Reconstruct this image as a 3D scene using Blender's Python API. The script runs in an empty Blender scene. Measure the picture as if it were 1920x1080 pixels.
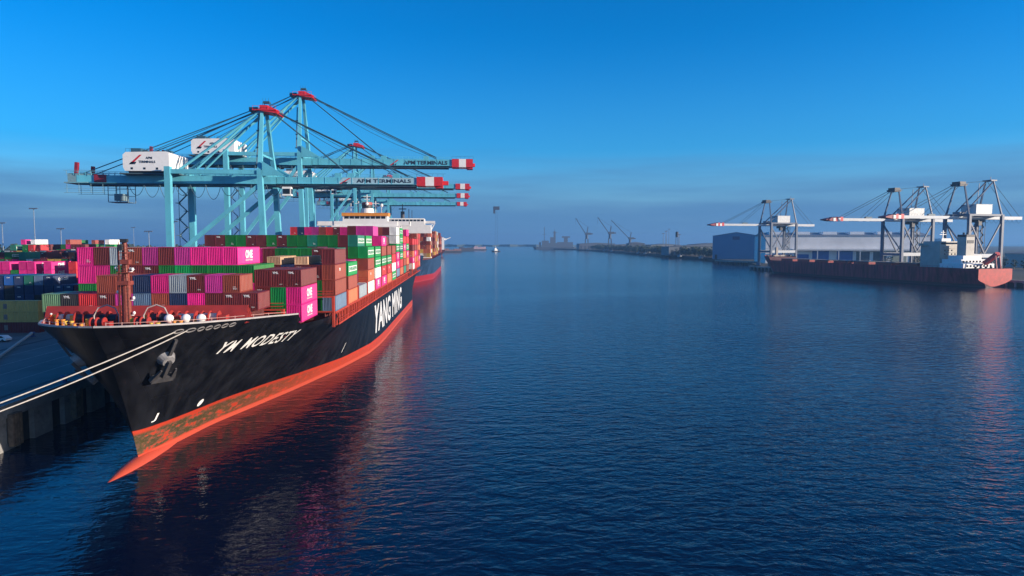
import bpy, bmesh, math, random
from mathutils import Vector, Matrix, Euler
from math import radians as R, sin, cos, pi, sqrt, atan2
C = bpy.context.scene
COL = C.collection
rnd = random.Random(7)

# ------------------------------------------------------------------ camera, sky, sun, exposure
cd = bpy.data.cameras.new("camera"); cam = bpy.data.objects.new("camera", cd); COL.objects.link(cam)
cd.sensor_width = 36.0; cd.lens = 24.0; cd.clip_start = 1.0; cd.clip_end = 40000
cam.location = (0, 0, 30)
cam.rotation_euler = (R(90 - 3.843), 0, R(-4.102))
C.camera = cam
C.view_settings.view_transform = 'Standard'; C.view_settings.look = 'None'
C.view_settings.exposure = 0.6; C.view_settings.gamma = 1.0
SUN_EL = 12.0
SUN_AZ = 71.0          # measured from -Y towards +X
sdir = Vector((sin(R(SUN_AZ)) * cos(R(SUN_EL)), -cos(R(SUN_AZ)) * cos(R(SUN_EL)), sin(R(SUN_EL))))
w = bpy.data.worlds.new("World"); C.world = w; w.use_nodes = True
nt = w.node_tree; nt.nodes.clear()
sky = nt.nodes.new('ShaderNodeTexSky'); sky.sky_type = 'NISHITA'; sky.sun_disc = False
sky.sun_elevation = R(SUN_EL); sky.sun_rotation = atan2(sdir.x, sdir.y)
sky.altitude = 0; sky.air_density = 1.0; sky.dust_density = 0.0; sky.ozone_density = 5.0
hs = nt.nodes.new('ShaderNodeHueSaturation'); hs.inputs['Saturation'].default_value = 1.42; hs.inputs['Hue'].default_value = 0.507
bg = nt.nodes.new('ShaderNodeBackground'); bg.inputs['Strength'].default_value = 0.138
wo = nt.nodes.new('ShaderNodeOutputWorld')
# low morning fog bank lying along the horizon, with drifting streaks at its top
def wn(ty, **kw):
    n = nt.nodes.new(ty)
    for k, v in kw.items(): setattr(n, k, v)
    return n
wl = nt.links.new
wtc = wn('ShaderNodeTexCoord'); wsp = wn('ShaderNodeSeparateXYZ'); wl(wtc.outputs['Generated'], wsp.inputs[0])
wmp = wn('ShaderNodeMapping'); wmp.inputs['Scale'].default_value = (3.5, 3.5, 45); wl(wtc.outputs['Generated'], wmp.inputs[0])
wno = wn('ShaderNodeTexNoise'); wno.inputs['Scale'].default_value = 1.0; wno.inputs['Detail'].default_value = 5; wl(wmp.outputs[0], wno.inputs['Vector'])
wad = wn('ShaderNodeMath', operation='MULTIPLY_ADD'); wl(wno.outputs['Fac'], wad.inputs[0]); wad.inputs[1].default_value = -0.115; wl(wsp.outputs['Z'], wad.inputs[2])
wmr = wn('ShaderNodeMapRange', interpolation_type='SMOOTHSTEP'); wl(wad.outputs[0], wmr.inputs['Value'])
wmr.inputs['From Min'].default_value = -0.03; wmr.inputs['From Max'].default_value = 0.075; wmr.inputs['To Min'].default_value = 0.92; wmr.inputs['To Max'].default_value = 0.0
wmr2 = wn('ShaderNodeMapRange', interpolation_type='SMOOTHSTEP'); wl(wsp.outputs['Z'], wmr2.inputs['Value'])
wmr2.inputs['From Min'].default_value = 0.0; wmr2.inputs['From Max'].default_value = 0.30; wmr2.inputs['To Min'].default_value = 0.55; wmr2.inputs['To Max'].default_value = 0.0
# the sky on the sun's side is paler than the deep blue opposite
wdt = wn('ShaderNodeVectorMath', operation='DOT_PRODUCT'); wl(wtc.outputs['Generated'], wdt.inputs[0]); wdt.inputs[1].default_value = sdir
wm3 = wn('ShaderNodeMapRange', interpolation_type='SMOOTHSTEP'); wl(wdt.outputs['Value'], wm3.inputs['Value']); wm3.inputs['From Min'].default_value = 0.48; wm3.inputs['From Max'].default_value = 0.95
hp_ = wn('ShaderNodeHueSaturation'); hp_.inputs['Saturation'].default_value = 0.35; hp_.inputs['Value'].default_value = 0.9; wl(sky.outputs[0], hp_.inputs['Color'])
wsk = wn('ShaderNodeMixRGB'); wl(wm3.outputs[0], wsk.inputs[0]); wl(hs.outputs[0], wsk.inputs[1]); wl(hp_.outputs[0], wsk.inputs[2])
wmx0 = wn('ShaderNodeMixRGB'); wl(wmr2.outputs[0], wmx0.inputs[0]); wl(wsk.outputs[0], wmx0.inputs[1]); wmx0.inputs[2].default_value = (0.60, 1.80, 3.35, 1)
wmx = wn('ShaderNodeMixRGB'); wl(wmr.outputs[0], wmx.inputs[0]); wl(wmx0.outputs[0], wmx.inputs[1]); wmx.inputs[2].default_value = (0.42, 1.15, 2.35, 1)
nt.links.new(sky.outputs[0], hs.inputs['Color']); nt.links.new(wmx.outputs[0], bg.inputs[0]); nt.links.new(bg.outputs[0], wo.inputs[0])
sl = bpy.data.lights.new("sun", 'SUN'); sl.energy = 5.0; sl.angle = R(0.5); sl.color = (1.0, 0.85, 0.70)
so = bpy.data.objects.new("sun", sl); COL.objects.link(so)
so.rotation_euler = sdir.to_track_quat('Z', 'Y').to_euler()
so.location = (200, -100, 200)

# ------------------------------------------------------------------ materials
MATS = {}
def N(t, ty, **kw):
    n = t.nodes.new(ty)
    for k, v in kw.items(): setattr(n, k, v)
    return n
def mat(name, col, rough=0.6, metal=0.0, var=0.15, scale=1.0, dirt=0.0, dirtcol=(0.08, 0.05, 0.03), bump=0.0, rand=0.0, spec=0.5, emit=None, zs=1.0):
    if name in MATS: return MATS[name]
    m = bpy.data.materials.new(name); m.use_nodes = True; t = m.node_tree; L = t.links.new
    b = t.nodes['Principled BSDF']
    b.inputs['Roughness'].default_value = rough; b.inputs['Metallic'].default_value = metal
    b.inputs['Specular IOR Level'].default_value = spec
    tc = N(t, 'ShaderNodeTexCoord'); mp = N(t, 'ShaderNodeMapping'); mp.inputs['Scale'].default_value = (scale, scale, scale * zs)
    L(tc.outputs['Object'], mp.inputs[0])
    no = N(t, 'ShaderNodeTexNoise'); no.inputs['Scale'].default_value = 1.0; no.inputs['Detail'].default_value = 5
    L(mp.outputs[0], no.inputs['Vector'])
    hv = N(t, 'ShaderNodeHueSaturation'); hv.inputs['Color'].default_value = (*col, 1)
    mr = N(t, 'ShaderNodeMapRange'); mr.inputs['From Min'].default_value = 0.3; mr.inputs['From Max'].default_value = 0.7
    mr.inputs['To Min'].default_value = 1 - var; mr.inputs['To Max'].default_value = 1 + var
    L(no.outputs['Fac'], mr.inputs['Value'])
    val = mr.outputs[0]
    if rand:
        oi = N(t, 'ShaderNodeObjectInfo'); m2 = N(t, 'ShaderNodeMapRange'); m2.inputs['To Min'].default_value = 1 - rand; m2.inputs['To Max'].default_value = 1 + rand
        L(oi.outputs['Random'], m2.inputs['Value']); mm = N(t, 'ShaderNodeMath', operation='MULTIPLY'); L(val, mm.inputs[0]); L(m2.outputs[0], mm.inputs[1]); val = mm.outputs[0]
    L(val, hv.inputs['Value'])
    out = hv.outputs[0]
    if dirt:
        n2 = N(t, 'ShaderNodeTexNoise'); n2.inputs['Scale'].default_value = 2.3; n2.inputs['Detail'].default_value = 8; n2.inputs['Roughness'].default_value = 0.7
        L(mp.outputs[0], n2.inputs['Vector'])
        r2 = N(t, 'ShaderNodeMapRange'); r2.inputs['From Min'].default_value = 0.52; r2.inputs['From Max'].default_value = 0.75; r2.inputs['To Max'].default_value = dirt
        L(n2.outputs['Fac'], r2.inputs['Value'])
        mx = N(t, 'ShaderNodeMixRGB'); mx.inputs[2].default_value = (*dirtcol, 1); L(r2.outputs[0], mx.inputs[0]); L(out, mx.inputs[1]); out = mx.outputs[0]
    L(out, b.inputs['Base Color'])
    if bump:
        bu = N(t, 'ShaderNodeBump'); bu.inputs['Strength'].default_value = bump; bu.inputs['Distance'].default_value = 0.1
        L(no.outputs['Fac'], bu.inputs['Height']); L(bu.outputs[0], b.inputs['Normal'])
    if emit:
        b.inputs['Emission Color'].default_value = (*emit[0], 1); b.inputs['Emission Strength'].default_value = emit[1]
    MATS[name] = m
    return m

CC = {  # container paint
 'maroon': (0.13, 0.016, 0.018), 'brown': (0.26, 0.050, 0.030), 'magenta': (0.62, 0.012, 0.20), 'purple': (0.42, 0.025, 0.22),
 'green': (0.004, 0.15, 0.022), 'leaf green': (0.0, 0.26, 0.06), 'teal': (0.01, 0.16, 0.11), 'navy': (0.012, 0.032, 0.10), 'blue': (0.01, 0.10, 0.36),
 'grey': (0.24, 0.29, 0.33), 'orange': (0.52, 0.13, 0.055), 'white': (0.74, 0.73, 0.70), 'tan': (0.50, 0.32, 0.19), 'yellow': (0.58, 0.36, 0.07),
 'red': (0.50, 0.022, 0.03), 'black': (0.02, 0.02, 0.024), 'olive': (0.60, 0.42, 0.12), 'slate blue': (0.10, 0.17, 0.27), 'pale green': (0.12, 0.24, 0.13)}
CM = {k: mat('paint_' + k.replace(' ', '_'), v, 0.5, var=0.16, scale=0.9, dirt=0.6, dirtcol=tuple(0.40 * x + c_ for x, c_ in zip(v, (0.055, 0.03, 0.02))), rand=0.2, zs=0.35) for k, v in CC.items()}
WHITE = mat('white_paint', (0.80, 0.79, 0.76), 0.45, var=0.05, scale=0.4, dirt=0.25, dirtcol=(0.5, 0.42, 0.34))
LETTER = mat('white_lettering', (0.82, 0.82, 0.80), 0.5, var=0.06, scale=1.0)
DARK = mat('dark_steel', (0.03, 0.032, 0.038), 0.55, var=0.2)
GLASS = mat('dark_glass', (0.012, 0.016, 0.022), 0.08, var=0.05)
DECKRED = mat('deck_red', (0.34, 0.028, 0.022), 0.6, var=0.2, scale=0.5, dirt=0.5, dirtcol=(0.16, 0.03, 0.02))
LASH = mat('lashing_red', (0.42, 0.045, 0.022), 0.6, var=0.2, scale=0.6, dirt=0.5, dirtcol=(0.14, 0.03, 0.02))
ORANGE = mat('orange_paint', (0.72, 0.27, 0.04), 0.5, var=0.08)
CYAN = mat('crane_cyan', (0.115, 0.45, 0.56), 0.4, var=0.14, scale=0.2, dirt=0.45, dirtcol=(0.07, 0.24, 0.31), zs=.4)
CRED = mat('crane_red', (0.58, 0.022, 0.03), 0.45, var=0.12)
CGREY = mat('crane_greyblue', (0.085, 0.115, 0.17), 0.5, var=0.12, scale=0.3)
CLGREY = mat('crane_pale_grey', (0.48, 0.52, 0.55), 0.5, var=0.08)
CABLE = mat('cable_dark', (0.03, 0.09, 0.13), 0.5)
BLACKTXT = mat('dark_lettering', (0.02, 0.035, 0.06), 0.5)
CONC = mat('concrete', (0.30, 0.30, 0.29), 0.85, var=0.25, scale=0.4, dirt=0.6, dirtcol=(0.10, 0.10, 0.09), bump=0.3)
ASPH = mat('asphalt', (0.13, 0.13, 0.13), 0.75, var=0.25, scale=0.12, dirt=0.4, dirtcol=(0.05, 0.052, 0.056))
WOOD = mat('timber_fender', (0.20, 0.14, 0.09), 0.8, var=0.35, scale=1.2, dirt=0.5)
ROPE = mat('pale_rope', (0.46, 0.43, 0.39), 0.8, var=0.15, scale=3)
STEEL = mat('galvanised_steel', (0.42, 0.45, 0.47), 0.45, metal=0.3)
YELLOW = mat('yellow_paint', (0.62, 0.40, 0.05), 0.5)

# ------------------------------------------------------------------ mesh builder and tags
class MB:
    def __init__(s): s.v = []; s.f = []; s.m = []
    def add(s, vs, fs, mi=0):
        o = len(s.v); s.v += [tuple(v) for v in vs]
        for f in fs: s.f.append(tuple(i + o for i in f)); s.m.append(mi)
        return s
    def box(s, c, d, mi=0, rz=0.0):
        x, y, z = (d[0] / 2, d[1] / 2, d[2] / 2); vs = []
        ca, sa = cos(rz), sin(rz)
        for sx, sy, sz in ((-1,-1,-1),(1,-1,-1),(1,1,-1),(-1,1,-1),(-1,-1,1),(1,-1,1),(1,1,1),(-1,1,1)):
            a, b = sx * x, sy * y
            vs.append((c[0] + a * ca - b * sa, c[1] + a * sa + b * ca, c[2] + sz * z))
        return s.add(vs, [(3,2,1,0),(4,5,6,7),(0,1,5,4),(1,2,6,5),(2,3,7,6),(3,0,4,7)], mi)
    def bx(s, x0, x1, y0, y1, z0, z1, mi=0): return s.box(((x0+x1)/2, (y0+y1)/2, (z0+z1)/2), (x1-x0, y1-y0, z1-z0), mi)
    def bar(s, p, q, a, b=None, mi=0, a2=None, b2=None):
        p, q = Vector(p), Vector(q); b = b or a; a2 = a2 or a; b2 = b2 or b
        d = (q - p).normalized(); up = Vector((0, 0, 1))
        if abs(d.z) > 0.98: up = Vector((0, 1, 0))
        sx = d.cross(up).normalized(); sy = sx.cross(d).normalized(); vs = []
        for o, aa, bb in ((p, a, b), (q, a2, b2)):
            for i, j in ((-1,-1),(1,-1),(1,1),(-1,1)): vs.append(o + sx * i * aa / 2 + sy * j * bb / 2)
        return s.add(vs, [(3,2,1,0),(4,5,6,7),(0,1,5,4),(1,2,6,5),(2,3,7,6),(3,0,4,7)], mi)
    def tube(s, p, q, r, mi=0, n=8, r2=None):
        p, q = Vector(p), Vector(q); r2 = r if r2 is None else r2
        d = (q - p).normalized(); up = Vector((0, 0, 1)) if abs(d.z) < 0.98 else Vector((0, 1, 0))
        a = d.cross(up).normalized(); b = a.cross(d).normalized(); vs = []
        for o, rr in ((p, r), (q, r2)):
            for k in range(n): t = 2 * pi * k / n; vs.append(o + a * cos(t) * rr + b * sin(t) * rr)
        fs = [(k, (k + 1) % n, n + (k + 1) % n, n + k) for k in range(n)] + [tuple(range(n - 1, -1, -1)), tuple(range(n, 2 * n))]
        return s.add(vs, fs, mi)
    def path(s, pts, r, mi=0, n=6):
        pts = [Vector(p) for p in pts]; vs = []; fs = []
        for i, p in enumerate(pts):
            d = (pts[min(i + 1, len(pts) - 1)] - pts[max(i - 1, 0)]).normalized()
            up = Vector((0, 0, 1)) if abs(d.z) < 0.95 else Vector((0, 1, 0))
            a = d.cross(up).normalized(); b = a.cross(d).normalized()
            for k in range(n): t = 2 * pi * k / n; vs.append(p + a * cos(t) * r + b * sin(t) * r)
        for i in range(len(pts) - 1):
            for k in range(n): fs.append((i*n + k, i*n + (k+1) % n, (i+1)*n + (k+1) % n, (i+1)*n + k))
        return s.add(vs, fs, mi)
    def prism(s, poly, z0, z1, mi=0):
        n = len(poly); vs = [(x, y, z0) for x, y in poly] + [(x, y, z1) for x, y in poly]
        return s.add(vs, [tuple(range(n-1, -1, -1)), tuple(range(n, 2*n))] + [(i, (i+1) % n, n + (i+1) % n, n + i) for i in range(n)], mi)
    def xprism(s, poly, x0, x1, mi=0):      # poly in (y, z)
        n = len(poly); vs = [(x0, a, b) for a, b in poly] + [(x1, a, b) for a, b in poly]
        return s.add(vs, [tuple(range(n-1, -1, -1)), tuple(range(n, 2*n))] + [(i, (i+1) % n, n + (i+1) % n, n + i) for i in range(n)], mi)
    def yprism(s, poly, y0, y1, mi=0):      # poly in (x, z)
        n = len(poly); vs = [(a, y0, b) for a, b in poly] + [(a, y1, b) for a, b in poly]
        return s.add(vs, [tuple(range(n)), tuple(range(2*n-1, n-1, -1))] + [(i, n + i, n + (i+1) % n, (i+1) % n) for i in range(n)], mi)
    def ball(s, c, r, mi=0, n=10, m=6):
        r = r if isinstance(r, (tuple, list)) else (r, r, r); vs = []; fs = []
        for j in range(m + 1):
            th = pi * j / m
            for k in range(n): ph = 2 * pi * k / n; vs.append((c[0] + r[0]*sin(th)*cos(ph), c[1] + r[1]*sin(th)*sin(ph), c[2] + r[2]*cos(th)))
        for j in range(m):
            for k in range(n): fs.append((j*n + k, (j+1)*n + k, (j+1)*n + (k+1) % n, j*n + (k+1) % n))
        return s.add(vs, fs, mi)
    def mesh(s, name, mats, smooth=False):
        me = bpy.data.meshes.new(name); me.from_pydata(s.v, [], s.f)
        for m in mats: me.materials.append(m)
        me.polygons.foreach_set('material_index', s.m)
        if smooth: me.polygons.foreach_set('use_smooth', [True] * len(s.f))
        me.update(); return me
    def build(s, name, mats, parent=None, smooth=False, loc=None):
        if not isinstance(mats, (list, tuple)): mats = [mats]
        o = bpy.data.objects.new(name, s.mesh(name, mats, smooth)); COL.objects.link(o)
        if parent: o.parent = parent
        if loc: o.location = loc
        return o
def tag(o, label=None, cat=None, group=None, kind=None):
    if label: o['label'] = label
    if cat: o['category'] = cat
    if group: o['group'] = group
    if kind: o['kind'] = kind
    return o
def thing(name, label, cat, loc=(0, 0, 0), rz=0.0, group=None):
    o = bpy.data.objects.new(name, None); COL.objects.link(o); o.empty_display_size = 2
    o.location = loc; o.rotation_euler = (0, 0, rz)
    return tag(o, label, cat, group)
def copy_tree(o, parent=None):
    c = o.copy(); COL.objects.link(c); c.parent = parent
    for ch in list(o.children): copy_tree(ch, c)
    return c
_txt = {}
def text(s, bold=0.0, shear=0.0, space=1.0):
    """flat lettering as (verts2d, faces, width) at cap height 1"""
    k = (s, bold, shear, space)
    if k in _txt: return _txt[k]
    cu = bpy.data.curves.new('t', 'FONT'); cu.body = s; cu.size = 1.0; cu.offset = bold; cu.shear = shear; cu.space_character = space; cu.resolution_u = 3
    ob = bpy.data.objects.new('t', cu); COL.objects.link(ob)
    dg = bpy.context.evaluated_depsgraph_get(); me = bpy.data.meshes.new_from_object(ob.evaluated_get(dg))
    vs = [(v.co.x, v.co.y) for v in me.vertices]; fs = [tuple(p.vertices) for p in me.polygons]
    bpy.data.objects.remove(ob); bpy.data.curves.remove(cu); bpy.data.meshes.remove(me)
    x0 = min(v[0] for v in vs); y0 = min(v[1] for v in vs); h = max(v[1] for v in vs) - y0
    vs = [((x - x0) / h, (y - y0) / h) for x, y in vs]
    _txt[k] = (vs, fs, max(v[0] for v in vs)); return _txt[k]
def put_text(mb, s, o, ux, uy, h, mi=0, w=None, bold=0.0, shear=0.0, space=1.0):
    vs, fs, tw = text(s, bold, shear, space); o, ux, uy = Vector(o), Vector(ux), Vector(uy)
    kx = h if w is None else w / tw
    mb.add([o + ux * (x * kx) + uy * (y * h) for x, y in vs], fs, mi)
def interp(tab, x):
    if x <= tab[0][0]: return tab[0][1]
    for (a, b), (c, d) in zip(tab, tab[1:]):
        if x <= c: return b + (d - b) * (x - a) / (c - a)
    return tab[-1][1]

# ------------------------------------------------------------------ water and ground
def water_mat():
    m = bpy.data.materials.new('water'); m.use_nodes = True; t = m.node_tree; L = t.links.new; b = t.nodes['Principled BSDF']
    b.inputs['Base Color'].default_value = (0.0012, 0.0048, 0.022, 1); b.inputs['Roughness'].default_value = 0.06; b.inputs['IOR'].default_value = 1.333
    tc = N(t, 'ShaderNodeTexCoord')
    def noise(sx, sy, sc, det, rot=0.0, dist=0.0):
        mp = N(t, 'ShaderNodeMapping'); mp.inputs['Scale'].default_value = (sx, sy, 1); mp.inputs['Rotation'].default_value = (0, 0, R(rot)); L(tc.outputs['Object'], mp.inputs[0])
        n = N(t, 'ShaderNodeTexNoise'); n.inputs['Scale'].default_value = sc; n.inputs['Detail'].default_value = det; n.inputs['Distortion'].default_value = dist; L(mp.outputs[0], n.inputs['Vector']); return n.outputs['Fac']
    a = noise(0.55, 1.0, 0.43, 3, 8, 0.6); c = noise(0.7, 1.0, 1.1, 3, -14, 0.5); big = noise(1, 1, 0.010, 4)
    lane = noise(0.35, 1.0, 0.006, 3, 20, 1.0)
    ad = N(t, 'ShaderNodeMath', operation='MULTIPLY_ADD'); L(c, ad.inputs[0]); ad.inputs[1].default_value = 0.42; L(a, ad.inputs[2])
    mr = N(t, 'ShaderNodeMapRange'); L(lane, mr.inputs['Value']); mr.inputs['From Min'].default_value = 0.35; mr.inputs['From Max'].default_value = 0.65; mr.inputs['To Min'].default_value = 0.55; mr.inputs['To Max'].default_value = 1.0
    bu = N(t, 'ShaderNodeBump'); bu.inputs['Distance'].default_value = 0.5; # calmer in the lee of the ship and further up the channel
    sp = N(t, 'ShaderNodeSeparateXYZ'); L(tc.outputs['Object'], sp.inputs[0])
    fx = N(t, 'ShaderNodeMapRange', interpolation_type='SMOOTHSTEP'); L(sp.outputs['X'], fx.inputs['Value']); fx.inputs['From Min'].default_value = -34; fx.inputs['From Max'].default_value = 22; fx.inputs['To Min'].default_value = 0.36; fx.inputs['To Max'].default_value = 1.0
    fy = N(t, 'ShaderNodeMapRange'); L(sp.outputs['Y'], fy.inputs['Value']); fy.inputs['From Min'].default_value = 120; fy.inputs['From Max'].default_value = 650; fy.inputs['To Min'].default_value = 1.0; fy.inputs['To Max'].default_value = 0.45
    ro = N(t, 'ShaderNodeMapRange'); L(sp.outputs['Y'], ro.inputs['Value']); ro.inputs['From Min'].default_value = 100; ro.inputs['From Max'].default_value = 600; ro.inputs['To Min'].default_value = 0.06; ro.inputs['To Max'].default_value = 0.13; L(ro.outputs[0], b.inputs['Roughness'])
    f1 = N(t, 'ShaderNodeMath', operation='MULTIPLY'); L(fx.outputs[0], f1.inputs[0]); L(fy.outputs[0], f1.inputs[1])
    f2 = N(t, 'ShaderNodeMath', operation='MULTIPLY'); L(f1.outputs[0], f2.inputs[0]); L(mr.outputs[0], f2.inputs[1])
    L(f2.outputs[0], bu.inputs['Strength']); L(ad.outputs[0], bu.inputs['Height']); L(bu.outputs[0], b.inputs['Normal'])
    return m
WATER = water_mat()
mb = MB(); S = 9000.0
mb.add([(-S, -600, 0), (S, -600, 0), (S, 9000, 0), (-S, 9000, 0)], [(0, 1, 2, 3)])
tag(mb.build('water', WATER), kind='structure')

QX, QZ = -65.3, 6.5
mb = MB(); mb.prism([(QX - 1.2, -150), (QX - 1.2, 1600), (-500, 2600), (-4000, 2600), (-4000, -150)], QZ - 9, QZ)
tag(mb.build('ground', ASPH), kind='structure')
for x, w_ in ((-70.0, .5), (-100.5, .5)):      # crane rails let into the apron
    mb = MB(); mb.bx(x - w_, x + w_, -150, 1500, QZ - .02, QZ + .004); mb.bx(x - .08, x + .08, -150, 1500, QZ, QZ + .05, 1)
    tag(mb.build('road', [mat('rail_concrete', (.075, .075, .08), .8), DARK]), kind='structure')
mb = MB()
for x in (-76.0, -82.0, -88.0, -94.0): mb.bx(x - .12, x + .12, -150, 700, QZ - .02, QZ + .004)
tag(mb.build('road', mat('lane_paint', (.34, .33, .28), .8, var=.3, scale=1, dirt=.8, dirtcol=(.12, .12, .12))), kind='structure')
# quay: capping beam, recessed face, timber fender panels
quay = thing('quay', 'concrete quay wall with recessed bays beneath the left terminal', 'quay', (QX, 0, 0))
mb = MB(); mb.bx(-1.2, 0, -150, 1600, QZ - 1.7, QZ + 0.05); mb.bx(-0.5, 0.05, -150, 1600, QZ + 0.05, QZ + 0.3)
mb.build('capping_beam', CONC, quay)
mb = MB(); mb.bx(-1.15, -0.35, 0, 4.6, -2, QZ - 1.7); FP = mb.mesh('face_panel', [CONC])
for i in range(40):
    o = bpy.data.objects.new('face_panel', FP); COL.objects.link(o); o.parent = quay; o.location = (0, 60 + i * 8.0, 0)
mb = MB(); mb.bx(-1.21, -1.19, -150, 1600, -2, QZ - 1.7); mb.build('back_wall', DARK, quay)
for i in range(16):
    y = 70.5 + i * 16
    mb = MB(); mb.bx(0, 0.7, -1.1, 1.1, 0.6, QZ - 1.2); mb.bx(-0.36, 0.02, -0.8, 0.8, 1, QZ - 1.71)
    for k in range(4): mb.bx(0.7, 0.74, -1.0 + k * 0.55, -0.62 + k * 0.55, 0.7, QZ - 1.3)
    if i == 0: F0 = mb.mesh('fender', [WOOD])
    o = bpy.data.objects.new('fender', F0); COL.objects.link(o); o.location = (QX + 0.0, y, 0)
    tag(o, ('%s weathered timber fender on the quay wall, counted from the near end' % ['first', 'second', 'third', 'fourth', 'fifth', 'sixth', 'seventh', 'eighth', 'ninth', 'tenth', 'eleventh', 'twelfth', 'thirteenth', 'fourteenth', 'fifteenth', 'sixteenth'][i]), 'fender', 'fenders along the quay wall')

# ------------------------------------------------------------------ ship hulls
def hull_mat(name, top, boot, zb, foul=1.0, rise=0.0, rust=0.35):
    m = bpy.data.materials.new(name); m.use_nodes = True; t = m.node_tree; L = t.links.new; b = t.nodes['Principled BSDF']
    b.inputs['Roughness'].default_value = 0.42; b.inputs['Specular IOR Level'].default_value = 0.2
    tc = N(t, 'ShaderNodeTexCoord'); sp = N(t, 'ShaderNodeSeparateXYZ'); L(tc.outputs['Object'], sp.inputs[0])
    mp = N(t, 'ShaderNodeMapping'); mp.inputs['Scale'].default_value = (0.45, 0.45, 1.1); L(tc.outputs['Object'], mp.inputs[0])
    no = N(t, 'ShaderNodeTexNoise'); no.inputs['Scale'].default_value = 1.0; no.inputs['Detail'].default_value = 8; no.inputs['Roughness'].default_value = 0.68; L(mp.outputs[0], no.inputs['Vector'])
    # topsides with faint streaks
    mp2 = N(t, 'ShaderNodeMapping'); mp2.inputs['Scale'].default_value = (0.5, 0.5, 0.06); L(tc.outputs['Object'], mp2.inputs[0])
    st = N(t, 'ShaderNodeTexNoise'); st.inputs['Scale'].default_value = 1.0; st.inputs['Detail'].default_value = 6; L(mp2.outputs[0], st.inputs['Vector'])
    r = N(t, 'ShaderNodeValToRGB'); r.color_ramp.elements[0].position = 0.35; r.color_ramp.elements[0].color = (*[x * 0.75 for x in top], 1); r.color_ramp.elements[1].position = 0.8; r.color_ramp.elements[1].color = (*[x * 2.6 + 0.006 for x in top], 1); L(st.outputs['Fac'], r.inputs[0])
    # rust runs from scuppers and plate seams
    mp3 = N(t, 'ShaderNodeMapping'); mp3.inputs['Scale'].default_value = (0.9, 0.9, 0.05); L(tc.outputs['Object'], mp3.inputs[0])
    n3 = N(t, 'ShaderNodeTexNoise'); n3.inputs['Scale'].default_value = 1.0; n3.inputs['Detail'].default_value = 7; n3.inputs['Roughness'].default_value = 0.75; L(mp3.outputs[0], n3.inputs['Vector'])
    r3 = N(t, 'ShaderNodeMapRange'); r3.inputs['From Min'].default_value = 0.60; r3.inputs['From Max'].default_value = 0.80; r3.inputs['To Max'].default_value = rust; L(n3.outputs['Fac'], r3.inputs['Value'])
    rx = N(t, 'ShaderNodeMixRGB'); L(r3.outputs[0], rx.inputs[0]); L(r.outputs[0], rx.inputs[1]); rx.inputs[2].default_value = (0.10, 0.045, 0.022, 1)
    mp4 = N(t, 'ShaderNodeMapping'); mp4.inputs['Rotation'].default_value = (R(90), 0, R(90)); L(tc.outputs['Object'], mp4.inputs[0])
    bk = N(t, 'ShaderNodeTexBrick'); bk.inputs['Scale'].default_value = 0.1; bk.inputs['Mortar Size'].default_value = 0.004; bk.inputs['Mortar Smooth'].default_value = 1.0; bk.inputs['Brick Width'].default_value = 0.9; bk.inputs['Row Height'].default_value = 0.24; L(mp4.outputs[0], bk.inputs['Vector'])
    nb = N(t, 'ShaderNodeTexNoise'); nb.inputs['Scale'].default_value = 0.22; nb.inputs['Detail'].default_value = 2; L(tc.outputs['Object'], nb.inputs['Vector'])
    hb_ = N(t, 'ShaderNodeMath', operation='MULTIPLY_ADD'); L(bk.outputs['Fac'], hb_.inputs[0]); hb_.inputs[1].default_value = -0.18; L(nb.outputs['Fac'], hb_.inputs[2])
    bp = N(t, 'ShaderNodeBump'); bp.inputs['Strength'].default_value = 0.5; bp.inputs['Distance'].default_value = 0.22; L(hb_.outputs[0], bp.inputs['Height']); L(bp.outputs[0], b.inputs['Normal'])
    # boot topping with fouling stain
    f = N(t, 'ShaderNodeValToRGB'); e = f.color_ramp.elements
    e[0].position = 0.40; e[0].color = (*boot, 1); e[1].position = 0.46; e[1].color = (0.15, 0.075, 0.045, 1); q = e.new(0.54); q.color = (0.045, 0.048, 0.018, 1); q = e.new(0.62); q.color = (0.13, 0.07, 0.05, 1); q = e.new(0.72); q.color = (0.05, 0.03, 0.025, 1); L(no.outputs['Fac'], f.inputs[0])
    bandm = N(t, 'ShaderNodeMapRange', interpolation_type='SMOOTHSTEP'); L(sp.outputs['Z'], bandm.inputs['Value']); bandm.inputs['From Min'].default_value = 0.75; bandm.inputs['From Max'].default_value = 1.15
    bandm2 = N(t, 'ShaderNodeMapRange', interpolation_type='SMOOTHSTEP'); bandm2.inputs['From Min'].default_value = zb - 0.9; bandm2.inputs['From Max'].default_value = zb - 0.3; bandm2.inputs['To Min'].default_value = 1; bandm2.inputs['To Max'].default_value = 0
    fade = N(t, 'ShaderNodeMapRange', interpolation_type='SMOOTHSTEP'); L(sp.outputs['Y'], fade.inputs['Value']); fade.inputs['From Min'].default_value = 20; fade.inputs['From Max'].default_value = 75; fade.inputs['To Min'].default_value = foul; fade.inputs['To Max'].default_value = 0.2 * foul
    m1 = N(t, 'ShaderNodeMath', operation='MULTIPLY'); L(bandm.outputs[0], m1.inputs[0]); L(bandm2.outputs[0], m1.inputs[1])
    m2 = N(t, 'ShaderNodeMath', operation='MULTIPLY'); L(m1.outputs[0], m2.inputs[0]); L(fade.outputs[0], m2.inputs[1])
    mx = N(t, 'ShaderNodeMixRGB'); L(m2.outputs[0], mx.inputs[0]); mx.inputs[1].default_value = (*boot, 1); L(f.outputs[0], mx.inputs[2])
    wet = N(t, 'ShaderNodeMapRange'); L(sp.outputs['Z'], wet.inputs['Value']); wet.inputs['From Min'].default_value = 0.7; wet.inputs['From Max'].default_value = 1.0; wet.inputs['To Min'].default_value = 0.8; wet.inputs['To Max'].default_value = 0
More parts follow.
